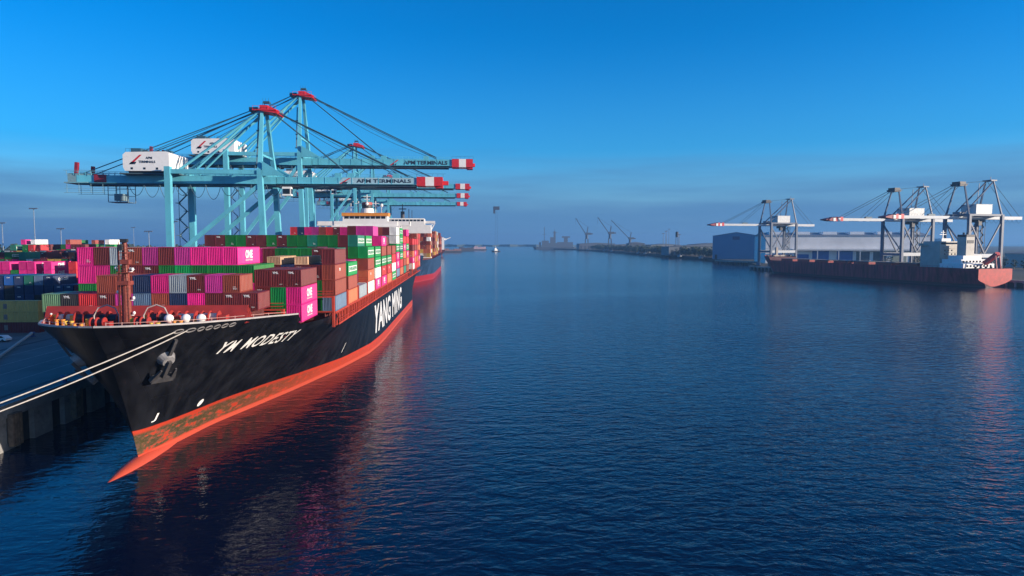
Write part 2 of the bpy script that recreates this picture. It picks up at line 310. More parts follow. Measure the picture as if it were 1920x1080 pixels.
    mw = N(t, 'ShaderNodeMixRGB'); L(wet.outputs[0], mw.inputs[0]); L(mx.outputs[0], mw.inputs[1]); mw.inputs[2].default_value = (boot[0] * 1.2, boot[1] * 1.7 + .01, boot[2] * 2.0 + .01, 1); mx = mw
    trim = N(t, 'ShaderNodeMapRange', interpolation_type='SMOOTHSTEP'); L(sp.outputs['Y'], trim.inputs['Value']); trim.inputs['From Min'].default_value = 34; trim.inputs['From Max'].default_value = 84; trim.inputs['To Min'].default_value = -rise; trim.inputs['To Max'].default_value = 0
    zt_ = N(t, 'ShaderNodeMath', operation='ADD'); L(trim.outputs[0], zt_.inputs[0]); L(sp.outputs['Z'], zt_.inputs[1])
    L(zt_.outputs[0], bandm2.inputs['Value'])
    zz = N(t, 'ShaderNodeMath', operation='MULTIPLY_ADD'); L(no.outputs['Fac'], zz.inputs[0]); zz.inputs[1].default_value = 0.12; L(zt_.outputs[0], zz.inputs[2])
    sel = N(t, 'ShaderNodeMapRange'); L(zz.outputs[0], sel.inputs['Value']); sel.inputs['From Min'].default_value = zb; sel.inputs['From Max'].default_value = zb + 0.1
    fin = N(t, 'ShaderNodeMixRGB'); L(sel.outputs[0], fin.inputs[0]); L(mx.outputs[0], fin.inputs[1]); L(rx.outputs[0], fin.inputs[2])
    L(fin.outputs[0], b.inputs['Base Color'])
    return m
class Hull:
    """local frame: y aft from the bow tip, x across (+ = side facing the channel), z up from the water"""
    def __init__(s, L, B, zt, stem, wl, dk, p, sheer):
        s.L, s.B, s.zt, s.stem, s.wl, s.dk, s.p, s.sheer = L, B, zt, stem, wl, dk, p, sheer
        if not isinstance(zt, list): s.zt = [(0, zt)]
    def st(s, z): return interp(s.stem, z)
    def half(s, y, z):
        d = y - s.st(z)
        if d <= 0: return 0.0
        zz = max(z, 0.0); k = min(zz / interp(s.zt, y), 1.0) ** s.p
        a = interp(s.wl, d if d < s.L * 0.6 else y); b = interp(s.dk, d if d < s.L * 0.6 else y)
        h = a + (b - a) * k
        if z < 0: h *= 1 + 0.05 * z
        return h
    def ys(s):
        a = [0, .35, .9, 1.6, 2.6, 4, 6, 8.5, 12, 16, 20, 24, 28, 33, 38, 44, 50, 58, 66, 76, 88, 100, 114]
        sc = s.L / 306.0; a = [x * sc for x in a]; y = a[-1]
        while y < s.L - 1: y = min(y + 14 * sc, s.L); a.append(y)
        for k in s.sheer:
            if k[0] > 1: a.append(k[0])
        return sorted(set(round(x, 2) for x in a))
    def build(s, name, material, parent, nz=16, bulb=None, zmin=-1.5):
        mb = MB(); ys = s.ys(); rows = []
        for y0 in ys:
            zs = interp(s.sheer, y0); row = []
            for k in range(nz + 1):
                z = zmin + (zs - zmin) * k / nz
                f = max(0.0, 1 - y0 / (0.25 * s.L)); y = y0 + s.st(z) * f
                row.append((s.half(y, z), y, z))
            rows.append(row)
        n = nz + 1
        for sg in (1, -1):
            vs = [(sg * a, b, c) for row in rows for a, b, c in row]; fs = []
            for i in range(len(rows) - 1):
                for k in range(nz):
                    q = (i*n + k, (i+1)*n + k, (i+1)*n + k + 1, i*n + k + 1); fs.append(q if sg < 0 else q[::-1])
            mb.add(vs, fs)
        last = rows[-1]   # transom
        mb.add([(-a, b, c) for a, b, c in last] + [(a, b, c) for a, b, c in last], [(k, k + 1, n + k + 1, n + k) for k in range(nz)])
        if bulb:
            pr = [(1.6, .05, -.05), (2.2, .22, .0), (3.2, .5, .12), (4.6, .85, .3), (6.5, 1.25, .5), (9, 1.6, .68), (12, 1.9, .8), (16, 2.1, .8), (20, 2.2, .5)]; q = 14
            mb.add([(rr * cos(2*pi*k/q), y, tp - rr + rr * sin(2*pi*k/q)) for y, rr, tp in pr for k in range(q)], [(i*q + k, i*q + (k+1) % q, (i+1)*q + (k+1) % q, (i+1)*q + k) for i in range(len(pr) - 1) for k in range(q)])
        o = mb.build(name, material, parent, smooth=True)
        return o
    def ring(s, y0):   # deck-edge point (half breadth, y, sheer)
        zs = interp(s.sheer, y0); f = max(0.0, 1 - y0 / (0.25 * s.L)); y = y0 + s.st(zs) * f
        return s.half(y, zs), y, zs
    def deck(s, name, material, parent, drop, y0=0.5, y1=None):
        y1 = s.L if y1 is None else y1; mb = MB(); pts = []
        for y in [q for q in s.ys() if y0 <= q <= y1]:
            h, yy, zs = s.ring(y); z = drop(y) if callable(drop) else zs - drop
            f = max(0.0, 1 - y / (0.25 * s.L)); yy = y + s.st(z) * f + .1
            pts.append((max(s.half(yy, z) - 0.12, 0.02), yy, z))
        n = len(pts); mb.add([(-a, b, c) for a, b, c in pts] + [(a, b, c) for a, b, c in pts], [(k, n + k, n + k + 1, k + 1) for k in range(n - 1)])
        return mb.build(name, material, parent)
    def bulwark(s, name, mats, parent, y0, y1, h, th=0.3, cap=0.22):
        mb = MB(); ys = [q for q in s.ys() if y0 <= q <= y1]
        for sg in (1, -1):
            vs = []
            for y in ys:
                a, yy, z = s.ring(y); ai = max(a - th, 0.02); f = max(0.0, 1 - y / (0.25 * s.L)); y2 = y + s.st(z - h) * f + .4; a2 = max(s.half(y2, z - h) - th, 0.01)
                vs += [(sg * (a + 0.06), yy, z), (sg * (a + 0.06), yy, z + cap), (sg * ai, yy + 0.05, z + cap), (sg * a2, y2, z - h)]
            fs = []; ms = []
            for i in range(len(ys) - 1):
                for k in range(3):
                    q = (i*4 + k, (i+1)*4 + k, (i+1)*4 + k + 1, i*4 + k + 1); mb_q = q if sg > 0 else q[::-1]
                    fs.append(mb_q); ms.append(0 if k < 2 else 1)
            o = len(mb.v); mb.v += vs; mb.f += [tuple(i + o for i in f) for f in fs]; mb.m += ms
        return mb.build(name, mats, parent)
def wrap_text(mb, H, s, y0, z0, hgt, wid, slope=0.0, bold=0.0, shear=0.0, off=0.10, mi=0, space=1.0, cuts=2):
    vs, fs, tw = text(s, bold, shear, space)
    bm = bmesh.new(); bv = [bm.verts.new((x, y, 0)) for x, y in vs]
    for f in fs:
        try: bm.faces.new([bv[i] for i in f])
        except ValueError: pass
    for c in range(cuts): bmesh.ops.subdivide_edges(bm, edges=bm.edges[:], cuts=1, use_grid_fill=True)
    bm.verts.index_update(); out = []
    for v in bm.verts:
        y = y0 + v.co.x * wid / tw; z = z0 + v.co.y * hgt + (y - y0) * slope
        h = H.half(y, z); e = 0.3
        n = Vector((1, -(H.half(y + e, z) - H.half(y - e, z)) / (2*e), -(H.half(y, z + e) - H.half(y, z - e)) / (2*e))).normalized()
        p = Vector((h, y, z)) + n * off; out.append(p)
    mb.add(out, [tuple(v.index for v in f.verts) for f in bm.faces], mi); bm.free()

# ---------------- the near container ship
XC, Y0 = -44.4, 84.6
NH = Hull(306, 40.8, [(0, 20.2), (20, 19.5), (34, 16.6), (50, 14.0)], [(-2, 11.6), (0, 10.6), (4, 9.2), (9, 7.0), (14, 4.4), (20, 0)],
          [(0, 0), (19, 3.0), (43, 9.5), (68, 15.5), (92, 19.6), (112, 20.4), (240, 20.4), (270, 17), (295, 9), (306, 5.5)],
          [(0, 0), (.5, 2.6), (1.5, 4.8), (3, 7.2), (6, 10.2), (13, 14.2), (26, 17.6), (40, 19.7), (50, 20.4), (285, 20.4), (306, 18.4)], 1.25,
          [(0, 19.7), (13, 19.1), (27, 18.3), (29.5, 16.3), (47.5, 16.2), (49.5, 14.0), (306, 14.0)])
HULLB = hull_mat('hull_black', (0.0045, 0.005, 0.007), (0.44, 0.045, 0.021), 2.9, rise=1.75)
ship = thing('container_ship', 'large black hulled container ship with red waterline in the foreground, loaded with stacked containers', 'container ship', (XC, Y0, 0))
NH.build('hull', HULLB, ship, nz=24, bulb=1)
NH.deck('forecastle_deck', DECKRED, ship, lambda y: 18.1 if y > 3 else 18.5, 0.35, 28)
NH.deck('main_deck', DECKRED, ship, lambda y: 14.0 - 0.05 if y > 47 else 14.6, 28, 306)
NH.bulwark('bulwark', [mat('bulwark_grey', (0.35, 0.33, 0.33), 0.6), DECKRED], ship, 0.0, 27, 1.2)
# lettering on the bow and on the side
mb = MB(); wrap_text(mb, NH, 'YM  MODESTY', 14.4, 14.1, 1.8, 18.9, slope=-0.035, bold=0.015, shear=0.10, cuts=2, space=1.12)
mb.build('name_lettering', LETTER, ship)
mb = MB(); wrap_text(mb, NH, 'YANG MING', 102.3, 4.6, 8.2, 80.5, bold=0.03, cuts=1, off=0.06, space=1.05)
mb.build('side_lettering', mat('side_letter_grey', (0.60, 0.62, 0.64), 0.5, var=0.1), ship)
mb = MB()
for (y, z) in ((20.7, 5.7),):   # bow thruster disc
    vs = []; h = NH.half(y, z)
    for k in range(16):
        a = 2*pi*k/16; yy = y + cos(a) * .55; zz = z + sin(a) * .55; vs.append((NH.half(yy, zz) + .06, yy, zz))
    mb.add(vs, [tuple(range(16))])
mb.build('thruster_mark', LETTER, ship)
mb = MB(); wrap_text(mb, NH, 'J', 11.0, 5.3, 1.2, .7, bold=0.01, off=0.08); mb.build('bulb_mark', LETTER, ship)
mb = MB(); wrap_text(mb, NH, 'I', 74, 4.6, 2.2, .5, shear=.2, bold=0.03, off=0.08); mb.build('tug_mark', LETTER, ship)
for k in range(7):     # mooring chocks below the rail
    y = 5.4 + k * 1.15
    mb = MB(); z = 18.55; ring = [(NH.half(y + cos(a) * .42, z + sin(a) * .25) + .06, y + cos(a) * .42, z + sin(a) * .25) for a in [2*pi*i/12 for i in range(13)]]
    mb.path(ring, 0.08, 0, 6); mb.build('mooring_chock', mat('chock_grey', (0.20, 0.19, 0.19), 0.5), ship)
# breakwater
mb = MB()
mb.xprism([(14.4, 18.5), (15.4, 21.0), (15.75, 21.0), (15.0, 18.5)], -14.0, 13.6)
mb.add([(-14, 14.4, 18.5), (-14, 15.4, 21.0), (-14.0, 17.6, 18.6)], [(0, 1, 2), (2, 1, 0)]); mb.add([(13.6, 14.4, 18.5), (13.6, 15.4, 21.0), (13.9, 17.6, 18.6)], [(0, 1, 2), (2, 1, 0)])
for k in range(14): mb.xprism([(15.0, 18.55), (15.6, 20.9), (16.8, 18.55)], -13.4 + k * 2, -13.28 + k * 2)
bw = mb.build('breakwater', DECKRED, ship)
mb = MB(); put_text(mb, 'SAFETY', (-2.2, 14.4 + .92 - .06, 20.45), (1, 0, 0), (0, .37, .93), .42, bold=.03); put_text(mb, 'FIRST', (1.3, 14.4 + .92 - .06, 20.45), (1, 0, 0), (0, .37, .93), .42, bold=.03)
mb.build('notice_lettering', LETTER, bw)
# foremast
mast = MB(); X, Y = -0.3, 9.4
mast.tube((X, Y, 18.1), (X, Y, 24.5), .62, 0, 14, .55); mast.tube((X, Y, 24.5), (X, Y, 30.0), .5, 0, 12, .3); mast.box((X, Y - .2, 24.6), (1.5, 1.5, .5)); mast.box((X + .2, Y - .2, 27.4), (1.1, .9, .6)); mast.box((X - .3, Y - .5, 29.3), (.6, .5, .8), 1); mast.tube((X - .75, Y - .4, 19), (X - .6, Y - .4, 29.5), .12)
mast.box((X, Y, 26.0), (1.7, 1.4, .12)); mast.box((X, Y - .1, 28.6), (1.0, .9, .1)); mast.box((X + .1, Y - .3, 30.2), (.9, .5, .45), 1)
for sx in (-1, 1): mast.bar((X, Y, 19), (X + sx * 1.5, Y + 2.2, 18.5), .18); mast.bar((X + sx * .55, Y - .5, 18.5), (X + sx * .5, Y - .5, 30), .07)
for k in range(24): mast.bar((X - .5, Y - .5, 18.9 + k * .46), (X + .5, Y - .5, 18.9 + k * .46), .05)
mo = mast.build('foremast', [mat('mast_brown', (.22, .045, .03), .6, var=.3, scale=2, dirt=.5), DARK], ship)
for (dx, z) in ((-1.1, 26.6), (1.0, 26.4), (-.95, 23.4), (1.0, 22.6), (1.0, 20.6)):
    mb = MB(); mb.ball((X + dx, Y - .2, z), (.2, .2, .24)); mb.bar((X, Y, z - .3), (X + dx, Y - .2, z - .3), .1); mb.build('mast_light', WHITE, mo, smooth=True)
# windlasses and mooring winches
def winch(x, y, s, roped):
    mb = MB(); mb.tube((x - 1.0*s, y, 19.6), (x + 1.0*s, y, 19.6), .52*s, 1 if roped else 0, 14)  # pale rope wound on some drums, the others bare dark steel
    for dx in (-1.0, 1.0, -.1): mb.tube((x + dx*s - .06, y, 19.6), (x + dx*s + .06, y, 19.6), .85*s, 2, 14)
    mb.box((x + 1.6*s, y, 19.2), (.9*s, 1.3*s, 1.3*s), 2); mb.box((x, y, 18.65), (3.6*s, 1.8*s, .3), 2); mb.box((x - 1.5*s, y, 19.3), (.5, .5, 1.6), 3)
    mb.build('mooring_winch', [DARK, mat('rope_wound', (.60, .56, .48), .8, var=.2, scale=4), DECKRED, YELLOW], ship)
for a in ((-6.6, 11.6, 1.25, 0), (-3.4, 11.2, 1.3, 0), (3.3, 11.2, 1.35, 0), (6.6, 11.7, 1.2, 1), (9.4, 12.6, 1.1, 1), (-9.6, 12.6, 1.1, 1), (2.6, 7.3, .8, 0), (-2.8, 7.0, .8, 0)): winch(*a)
for i, (x, y) in enumerate(((4.6, 6.2), (6.6, 8.4), (8.6, 10.3), (-5.0, 6.4), (-7.6, 9.0), (-9.8, 11.0), (5.4, 9.9), (7.5, 12.8))):
    mb = MB()
    for d in (-.4, .4): mb.tube((x + d, y, 18.5), (x + d, y, 19.5), .22, 0, 10); mb.tube((x + d, y, 19.5), (x + d, y, 19.62), .3, 0, 10)
    mb.box((x, y, 18.58), (1.5, .6, .12)); mb.build('bitt', [ORANGE if i % 2 else YELLOW], ship)
for i, x in enumerate((5.0, 7.2, 9.2)):    # white mushroom ventilators
    mb = MB(); mb.tube((x, 9.6, 18.1), (x, 9.6, 19.6), .35, 1, 12); mb.ball((x, 9.6, 19.75), (.62, .62, .62), 0, 14, 8); mb.build('ventilator', [WHITE, DECKRED], ship, smooth=True)
# guard rail on the starboard and forward rim, pipe hoops over the windlass
mb = MB(); rp = []
for y in (0.35, .9, 1.6, 2.6, 4, 6, 8.5, 12, 16, 20, 24):
    for sg in (1, -1):
        a, yy, z = NH.ring(y); x = sg * max(a - .5, .1); mb.bar((x, yy + .2, z + .1), (x, yy + .2, z + .6), .08)
for sg in (1, -1):
    for dz in (.15, .5): mb.path([(sg * max(NH.ring(y)[0] - .5, .1), NH.ring(y)[1] + .2, NH.ring(y)[2] + dz) for y in (.35, .9, 1.6, 2.6, 4, 6, 8.5, 12, 16, 20, 24)], .035, 0, 5)
mb.build('guard_rail', mat('rail_pink', (.5, .28, .25), .6), ship)
for x in (-3.2, 3.2):
    mb = MB(); mb.path([(x - 1.6, 9.8, 18.5), (x - 1.6, 9.9, 20.2), (x - 1.1, 10, 21.2), (x, 10.1, 21.6), (x + 1.1, 10, 21.2), (x + 1.6, 9.9, 20.2), (x + 1.6, 9.8, 18.5)], .1, 0, 6); mb.build('rope_guide', mat('guide_grey', (.42, .36, .34), .6), ship)
mb = MB()
for i in range(9): mb.box((-7 + i * 1.6, 12.9 + .3 * (i % 2), 19.0), (.7, .5, 1.0 + .5 * (i % 3)), i % 3)
mb.build('deck_locker', [YELLOW, DARK, LASH], ship)
# anchors in their pockets
for sg in (1, -1):
    y, z = 7.3, 14.8; e = .4; h = NH.half(y, z)
    n_ = Vector((1, -(NH.half(y + e, z) - NH.half(y - e, z)) / (2*e), -(NH.half(y, z + e) - NH.half(y, z - e)) / (2*e))).normalized()
    u_ = (Vector((0, 0, 1)) - n_ * n_.z).normalized(); a_ = u_.cross(n_).normalized()
    if a_.y < 0: a_ = -a_
    m = MB()
    m.tube((0, 0, -.2), (0, 0, .7), 1.25, 1, 18, .8)                        # bolster
    m.bar((0, .2, .9), (0, -2.9, .9), .45, .45, 0)                          # shank
    m.bar((-1.5, -3.0, .7), (1.5, -3.0, .7), .8, .8, 0)                     # crown
    for q in (-1, 1): m.bar((q * 1.35, -3.1, .8), (q * 1.0, -.9, 1.3), .75, .5, 0, .2, .2)
    m.bar((-.1, 1.0, .5), (.1, 3.4, .2), .4, .3, 0)
    m.v = [tuple((lambda p: (sg * p.x, p.y, p.z))(Vector((h, y, z)) + a_ * v[0] + u_ * v[1] + n_ * v[2])) for v in m.v]
    m.build('anchor', [mat('anchor_grey', (.05, .05, .055), .6, var=.3, scale=1.5, dirt=.5), mat('pocket_pale', (.22, .22, .23), .6, var=.35, scale=1.2, dirt=.6)], ship)
# hatch coamings, outboard stanchions and lashing bridges
mb = MB(); mb.bx(-14.0, 13.2, 17.4, 24.6, 18.3, 19.95); mb.bx(-16.4, 15.0, 29.9, 43, 14.3, 16.6); mb.bx(-18.3, 18.3, 46, 226, 14.0, 16.5); mb.bx(-18.3, 18.3, 246, 304, 14.0, 16.5)
mb.build('hatch_coaming', mat('coaming_shadow', (.10, .022, .018), .7, var=.3), ship)  # shadow behind the stanchions is put into this darkened red
nst = 0
SM = MB(); SM.bar((0, -.35, 0), (0, -.35, 2.45), .22, .5); SM.bar((0, .35, 0), (0, .35, 2.45), .22, .3); SM.box((0, 0, 2.5), (.7, 1.1, .2)); SM.bar((0, -.3, 1.2), (0, .35, .1), .16); SM.bar((-.8, 0, .2), (0, 0, 2.3), .2)
SMM = SM.mesh('stanchion', [LASH])
for k in range(58):
    y = 49 + k * 3.0
    if y > 224: y += 22
    if y > 303 or nst >= 96: continue
    for sg in (1,):
        o = bpy.data.objects.new('stanchion', SMM); COL.objects.link(o); o.parent = ship; o.location = (sg * 19.95, y, 14.0); nst += 1
mb = MB()
for sg in (1, -1):
    mb.bx(sg * 20.05 - .25, sg * 20.05 + .25, 46.4, 225, 16.55, 16.85); mb.bx(sg * 20.05 - .25, sg * 20.05 + .25, 247, 304, 16.55, 16.85)
    mb.bx(sg * 20.25 - .06, sg * 20.25 + .06, 49.6, 304, 14.0, 14.35)
mb.build('side_girder', LASH, ship)
mb = MB()
for k in range(60): 
    y = 50 + k * 4.2
    mb.bar((20.3, y, 14.0), (20.3, y, 15.1), .07)
mb.path([(20.3, 50, 15.05), (20.3, 300, 15.05)], .05, 0, 5); mb.path([(20.3, 50, 14.6), (20.3, 300, 14.6)], .04, 0, 5)
mb.build('side_rail', LASH, ship)
def lashing_bridge(y, hw, z0, z1):
    mb = MB(); n = int(hw * 2 / 5.04)
    for i in range(n + 1):
        x = -hw + i * 2 * hw / n; mb.bx(x - .22, x + .22, y - .35, y + .35, z0, z1)
    for z in (z0 + 2.9, z1): mb.bx(-hw - .2, hw + .2, y - .5, y + .5, z - .12, z + .08)
    for x in (hw - 1.0,): mb.bar((x - 1.4, y, z0), (x + .9, y, z0 + 2.8), .16)
    for z in (z1 + .5, z1 + 1.0): mb.bx(-hw, hw, y + .44, y + .5, z, z + .06); mb.bx(-hw, hw, y - .5, y - .44, z, z + .06)
    mb.build('lashing_bridge', LASH, ship)
for y in (30.0 - 1.5,): pass
for y in (45.1, 60.1, 75.1, 90.1, 105.1, 120.1, 135.1, 150.1, 165.1, 180.1, 195.1, 210.1): lashing_bridge(y, 20.1, 14.1, 20.0 if y > 46 else 19.8)
for y in (245.4, 275.4): lashing_bridge(y, 20.1, 14.1, 20)
lashing_bridge(28.9, 15.0, 15.6, 19.0)
# accommodation block and bridge
yh = 311.0 - Y0
acc = MB(); acc.bx(-13.6, 15.6, yh, yh + 13, 14, 36.2)
for z in range(7): acc.bx(-13.8, 15.8, yh - .15, yh + 13.2, 16.8 + z * 2.8, 17.0 + z * 2.8)
bl = acc.build('accommodation_block', WHITE, ship)
for i in range(9):
    mb = MB(); mb.bx(-11.2 + i * 2.9, -10.3 + i * 2.9, yh - .05, yh + .1, 34.2, 35.3); mb.build('window', GLASS, bl)
br = MB(); br.bx(-20.6, 20.6, yh + .5, yh + 5.5, 37.4, 37.9); br.bx(-20.6, 20.6, yh + .5, yh + .75, 37.9, 39.3); br.bx(-20.6, -20.35, yh + .5, yh + 5.5, 37.9, 39.3); br.bx(20.35, 20.6, yh + .5, yh + 5.5, 37.9, 39.3)
br.bx(-14.0, 16.0, yh - .4, yh + 10, 36.2, 37.4); br.bx(-13.0, 15.0, yh + .2, yh + 9, 37.4, 39.4)
for sg in (-1, 1):
    for x in (9.5, 13.5): br.bar((sg * (20.2 if x > 12 else 17.5), yh + 1, 37.4), (sg * 14.0, yh + 1, 34.2 if x > 12 else 35.2), .3)
    br.bar((sg * 20.0, yh + 4.6, 37.4), (sg * 14.5, yh + 4.6, 33.6), .3)
br.bx(-9.2, 10.6, yh + .3, yh + 8, 39.4, 40.4); br.bx(-9.2, 10.6, yh + .6, yh + 8, 40.4, 41.7)
bro = br.build('bridge', WHITE, ship)
mb = MB(); mb.bx(-9.6, 11.0, yh + .1, yh + 8.4, 41.7, 42.9); mb.bx(-9.7, 11.1, yh, yh + 8.5, 42.9, 43.1); mb.build('bridge_top', ORANGE, bro)
for i in range(8):
    mb = MB(); x = -8.4 + i * 2.32; mb.bx(x, x + 1.9, yh + .5, yh + .65, 40.5, 41.65); mb.build('window', GLASS, bro)
md = MB(); md.tube((1.2, yh + 4, 43), (1.2, yh + 4, 45.2), 3.2, 0, 20, 2.7); md.tube((1.2, yh + 4, 45.2), (1.2, yh + 4, 46.8), 2.3, 1, 16); md.tube((1.2, yh + 4, 46.8), (1.2, yh + 4, 48), 2.4, 2, 16, 2.2)
for x, z in ((-2.6, 48.5), (5.0, 48.5), (1.2, 51.5)):
    md.bar((x, yh + 4, 43), (x, yh + 4, z), .35); md.bar((x - 1.6, yh + 4, z - 1), (x + 1.6, yh + 4, z - 1), .25)
    md.bar((x - 1.2, yh + 3.7, z - 2.2), (x + 1.2, yh + 3.7, z - 2.2), .3, .25)
md.bar((-2.6, yh + 4, 47.6), (5, yh + 4, 47.6), .2); md.ball((7.8, yh + 3, 46.6), (.7, .7, .8), 0); md.bar((7.8, yh + 3, 43), (7.8, yh + 3, 46), .2); md.ball((1.4, yh + 2.0, 47.2), (.8, .8, .8), 0); md.bar((-6, yh + 4, 43), (-6, yh + 4, 47.5), .3)
md.build('radar_mast', [WHITE, DARK, mat('mast_red', (.35, .06, .05), .5)], ship)
fn = MB(); fn.bx(-4.5, 4.5, yh + 13.2, yh + 19, 14, 39.5); fn.bx(-3.6, 3.6, yh + 14, yh + 18.4, 39.5, 41.2, 1)
for x in (-2, 0, 2): fn.tube((x, yh + 16, 41), (x, yh + 16.4, 42.4), .5, 1, 10)
fn.build('funnel', [WHITE, DARK], ship)

# ------------------------------------------------------------------ shipping containers
VIS = set(k.rsplit('.', 1)[0] + '.' + t for k in 'S1.4.23 S1.0.012 S0.1.01 S0.0.0 Y0.0.012 S2.0.0123 S0.5.01 S0.4.01 S0.6.01 S0.2.01 S0.3.01 S0.8.01 Y1.4.34 S1.2.012 S1.1.012 S1.13.123 S1.12.123 S0.11.0 S1.9.23 S1.8.23 S1.7.23 S1.6.23 S1.5.23 S0.10.0 S1.3.12 S1.10.23 S0.9.0 S2.2.23 S2.4.23 Y2.10.45 S5.1.1234 S5.0.0123 S1.11.23 S3.0.012 Y3.24.56 Y3.21.56 Y2.15.45 Y2.12.45 S7.1.45 S3.6.3 S7.0.01234 S5.15.4 S5.14.4 S5.13.4 Y4.30.67 S0.7.01 S5.10.34 Y1.6.234 Y1.8.234 Y1.7.234 S5.11.4 S5.9.34 Y1.5.234 S4.0.0 S5.12.4 S5.8.34 S5.7.34 S5.6.34 S5.5.34 S5.4.34 S5.3.34 S5.2.34 S2.1.012 Y3.26.56 S3.4.3 S3.5.3 S3.3.3 Y1.3.3 S3.2.3 Y5.43.78 S10.0.012345 S7.3.5 S7.2.5 Y5.36.78 S6.1.4 Y2.13.45 Y2.7.45 Y4.33.67 S6.0.0123 Y1.2.3 Y5.28.78 S10.14.5 S10.11.5 S10.8.5 Y5.40.67 S10.13.5 Y1.9.234 S10.7.5 S10.10.5 S10.12.5 S10.9.5 S10.1.45 Y3.18.56 Y3.17.56 Y5.45.8 S8.0.0123 S3.7.3 Y5.33.7 Y6.45.78 S2.3.2 S13.0.012345 S9.0.0123 S16.0.012345 Y3.27.56 S14.0.01234 Y4.31.7 S10.2.5 Y2.14.4 S11.0.012345 Y1.1.3 Y6.49.8 Y2.16.45 Y5.37.7 Y5.35.7 S12.0.01234 S16.1.5 Y5.27.7 Y3.19.5 S9.1.4 F30.0.01234 Y5.34.7 S4.1.2 S4.2.3 Y3.22.5 F30.1.01234 Y3.23.5 F30.2.1234 F31.0.5 Y3.20.5 F31.2.5 Y3.25.5 S15.0.01234 Y1.10.4 F31.1.5 Y4.24.6 Y4.28.6 S17.0.012345 F35.0.6 Y4.27.6 Y3.16.6 F34.0.012345 Y4.29.6 Y4.25.6 Y4.26.6 Y4.36.6 Y4.34.6 Y1.11.4'.split() for t in k.rsplit('.', 1)[1])   # the boxes that show in the photo
#VISLINE
_cm = {}
PLAIN = mat('paint_plain', (.3, .3, .3), .5)
BROWNTXT = mat('brown_lettering', (.20, .16, .14), .6)
GREENTXT = mat('green_lettering', (.02, .22, .09), .6)
def container_mesh(L, H, logo=''):
    k = (L, H, logo)
    if k in _cm: return _cm[k]
    mb = MB(); W = 2.438; hx, hy = W/2, L/2; pw, rb, rt = .14, .18, .12
    for sx in (-1, 1):
        for sy in (-1, 1): mb.box((sx*(hx - pw/2), sy*(hy - pw/2), H/2), (pw, pw, H))
        mb.box((sx*(hx - .05), 0, rb/2), (.1, L - 2*pw, rb)); mb.box((sx*(hx - .05), 0, H - rt/2), (.1, L - 2*pw, rt))
    for sy in (-1, 1): mb.box((0, sy*(hy - .05), rb/2), (W - 2*pw, .1, rb)); mb.box((0, sy*(hy - .05), H - rt/2), (W - 2*pw, .1, rt))
    def wall(n, ln, fn, flip):      # trapezoid corrugation
        us = []
        for i in range(n):
            u0 = -ln/2 + ln*i/n; st = ln/n
            us += [(u0, .015), (u0 + st*.30, .015), (u0 + st*.42, .09), (u0 + st*.85, .09)]
        us.append((ln/2, .015)); vs = []; fs = []
        for u, d in us: vs += [fn(u, d, rb), fn(u, d, H - rt)]
        for i in range(len(us) - 1):
            q = (2*i, 2*i + 2, 2*i + 3, 2*i + 1); fs.append(q[::-1] if flip else q)
        mb.add(vs, fs)
    ne = 8; ns = int(L / .62)
    wall(ne, W - 2*pw, lambda u, d, z: (u, -hy + d, z), False); wall(ne, W - 2*pw, lambda u, d, z: (u, hy - d, z), True)
    wall(ns, L - 2*pw, lambda u, d, z: (hx - d, u, z), False); wall(ns, L - 2*pw, lambda u, d, z: (-hx + d, u, z), True)
    mb.add([(-hx, -hy, H - .03), (hx, -hy, H - .03), (hx, hy, H - .03), (-hx, hy, H - .03)], [(0, 1, 2, 3)])
    mb.add([(-hx, -hy, .05), (hx, -hy, .05), (hx, hy, .05), (-hx, hy, .05)], [(3, 2, 1, 0)])
    for i in range(int(L/1.2)): mb.box((0, -hy + .6 + i*1.2, H - .03), (W - .3, .5, .03))
    fx, fy = hx + .008, -hy - .008
    ex = (1, 0, 0); up = (0, 0, 1); ey = (0, 1, 0)
    if 'Y' in logo: put_text(mb, 'YML', (-.85, fy, H*.76), ex, up, .36, 1, bold=.03); put_text(mb, '22G1', (.25, fy, .42), ex, up, .16, 1)
    if 'D' in logo: put_text(mb, '45G1', (.2, fy, .5), ex, up, .2, 1); put_text(mb, '30480', (.2, fy, .8), ex, up, .12, 1)
    if 'O' in logo:
        y0 = -2.0; put_text(mb, 'ONE', (fx, y0, H*.34), ey, up, H*.50, 1, w=3.9, bold=.05)
        put_text(mb, 'OCEAN NETWORK EXPRESS', (fx, y0, H*.2), ey, up, .26, 1, w=3.9, bold=.02)
    if 'E' in logo:
        mb.add([(fx, -hy + .7, H*.30), (fx, hy - .7, H*.30), (fx, hy - .7, H*.70), (fx, -hy + .7, H*.70)], [(0, 1, 2, 3)], 1)
        put_text(mb, 'EVERGREEN', (fx + .008, -hy + 1.1, H*.36), ey, up, H*.28, 2, w=L - 2.2, bold=.05)
    if 'W' in logo:
        mb.add([(fx, -2.0, H*.15), (fx, 1.2, H*.15), (fx, 1.2, H*.8), (fx, -2.0, H*.8)], [(0, 1, 2, 3)], 1)
        put_text(mb, 'K', (fx + .008, -1.2, H*.28), ey, up, H*.36, 2, bold=.06)
    if 'S' in logo: put_text(mb, 'YANG MING', (fx, -3.6, H*.42), ey, up, .75, 1, bold=.04)
    if 'G' in logo: put_text(mb, 'CMA CGM', (fx, -3.4, H*.42), ey, up, .85, 1, bold=.04); put_text(mb, 'CMA', (-.5, fy, H*.74), ex, up, .34, 1, bold=.03)
    if 'T' in logo: put_text(mb, 'tex', (fx, -1.6, H*.55), ey, up, .7, 1, bold=.04)
    if 'B' in logo: mb.box((fx + .004, -2.0, H*.5), (.02, .9, 1.3), 2)
    me = mb.mesh('shipping_container', [PLAIN, LETTER, (GREENTXT if 'E' in logo else BROWNTXT)])
    _cm[k] = me; return me
REST = {}
NC = 0
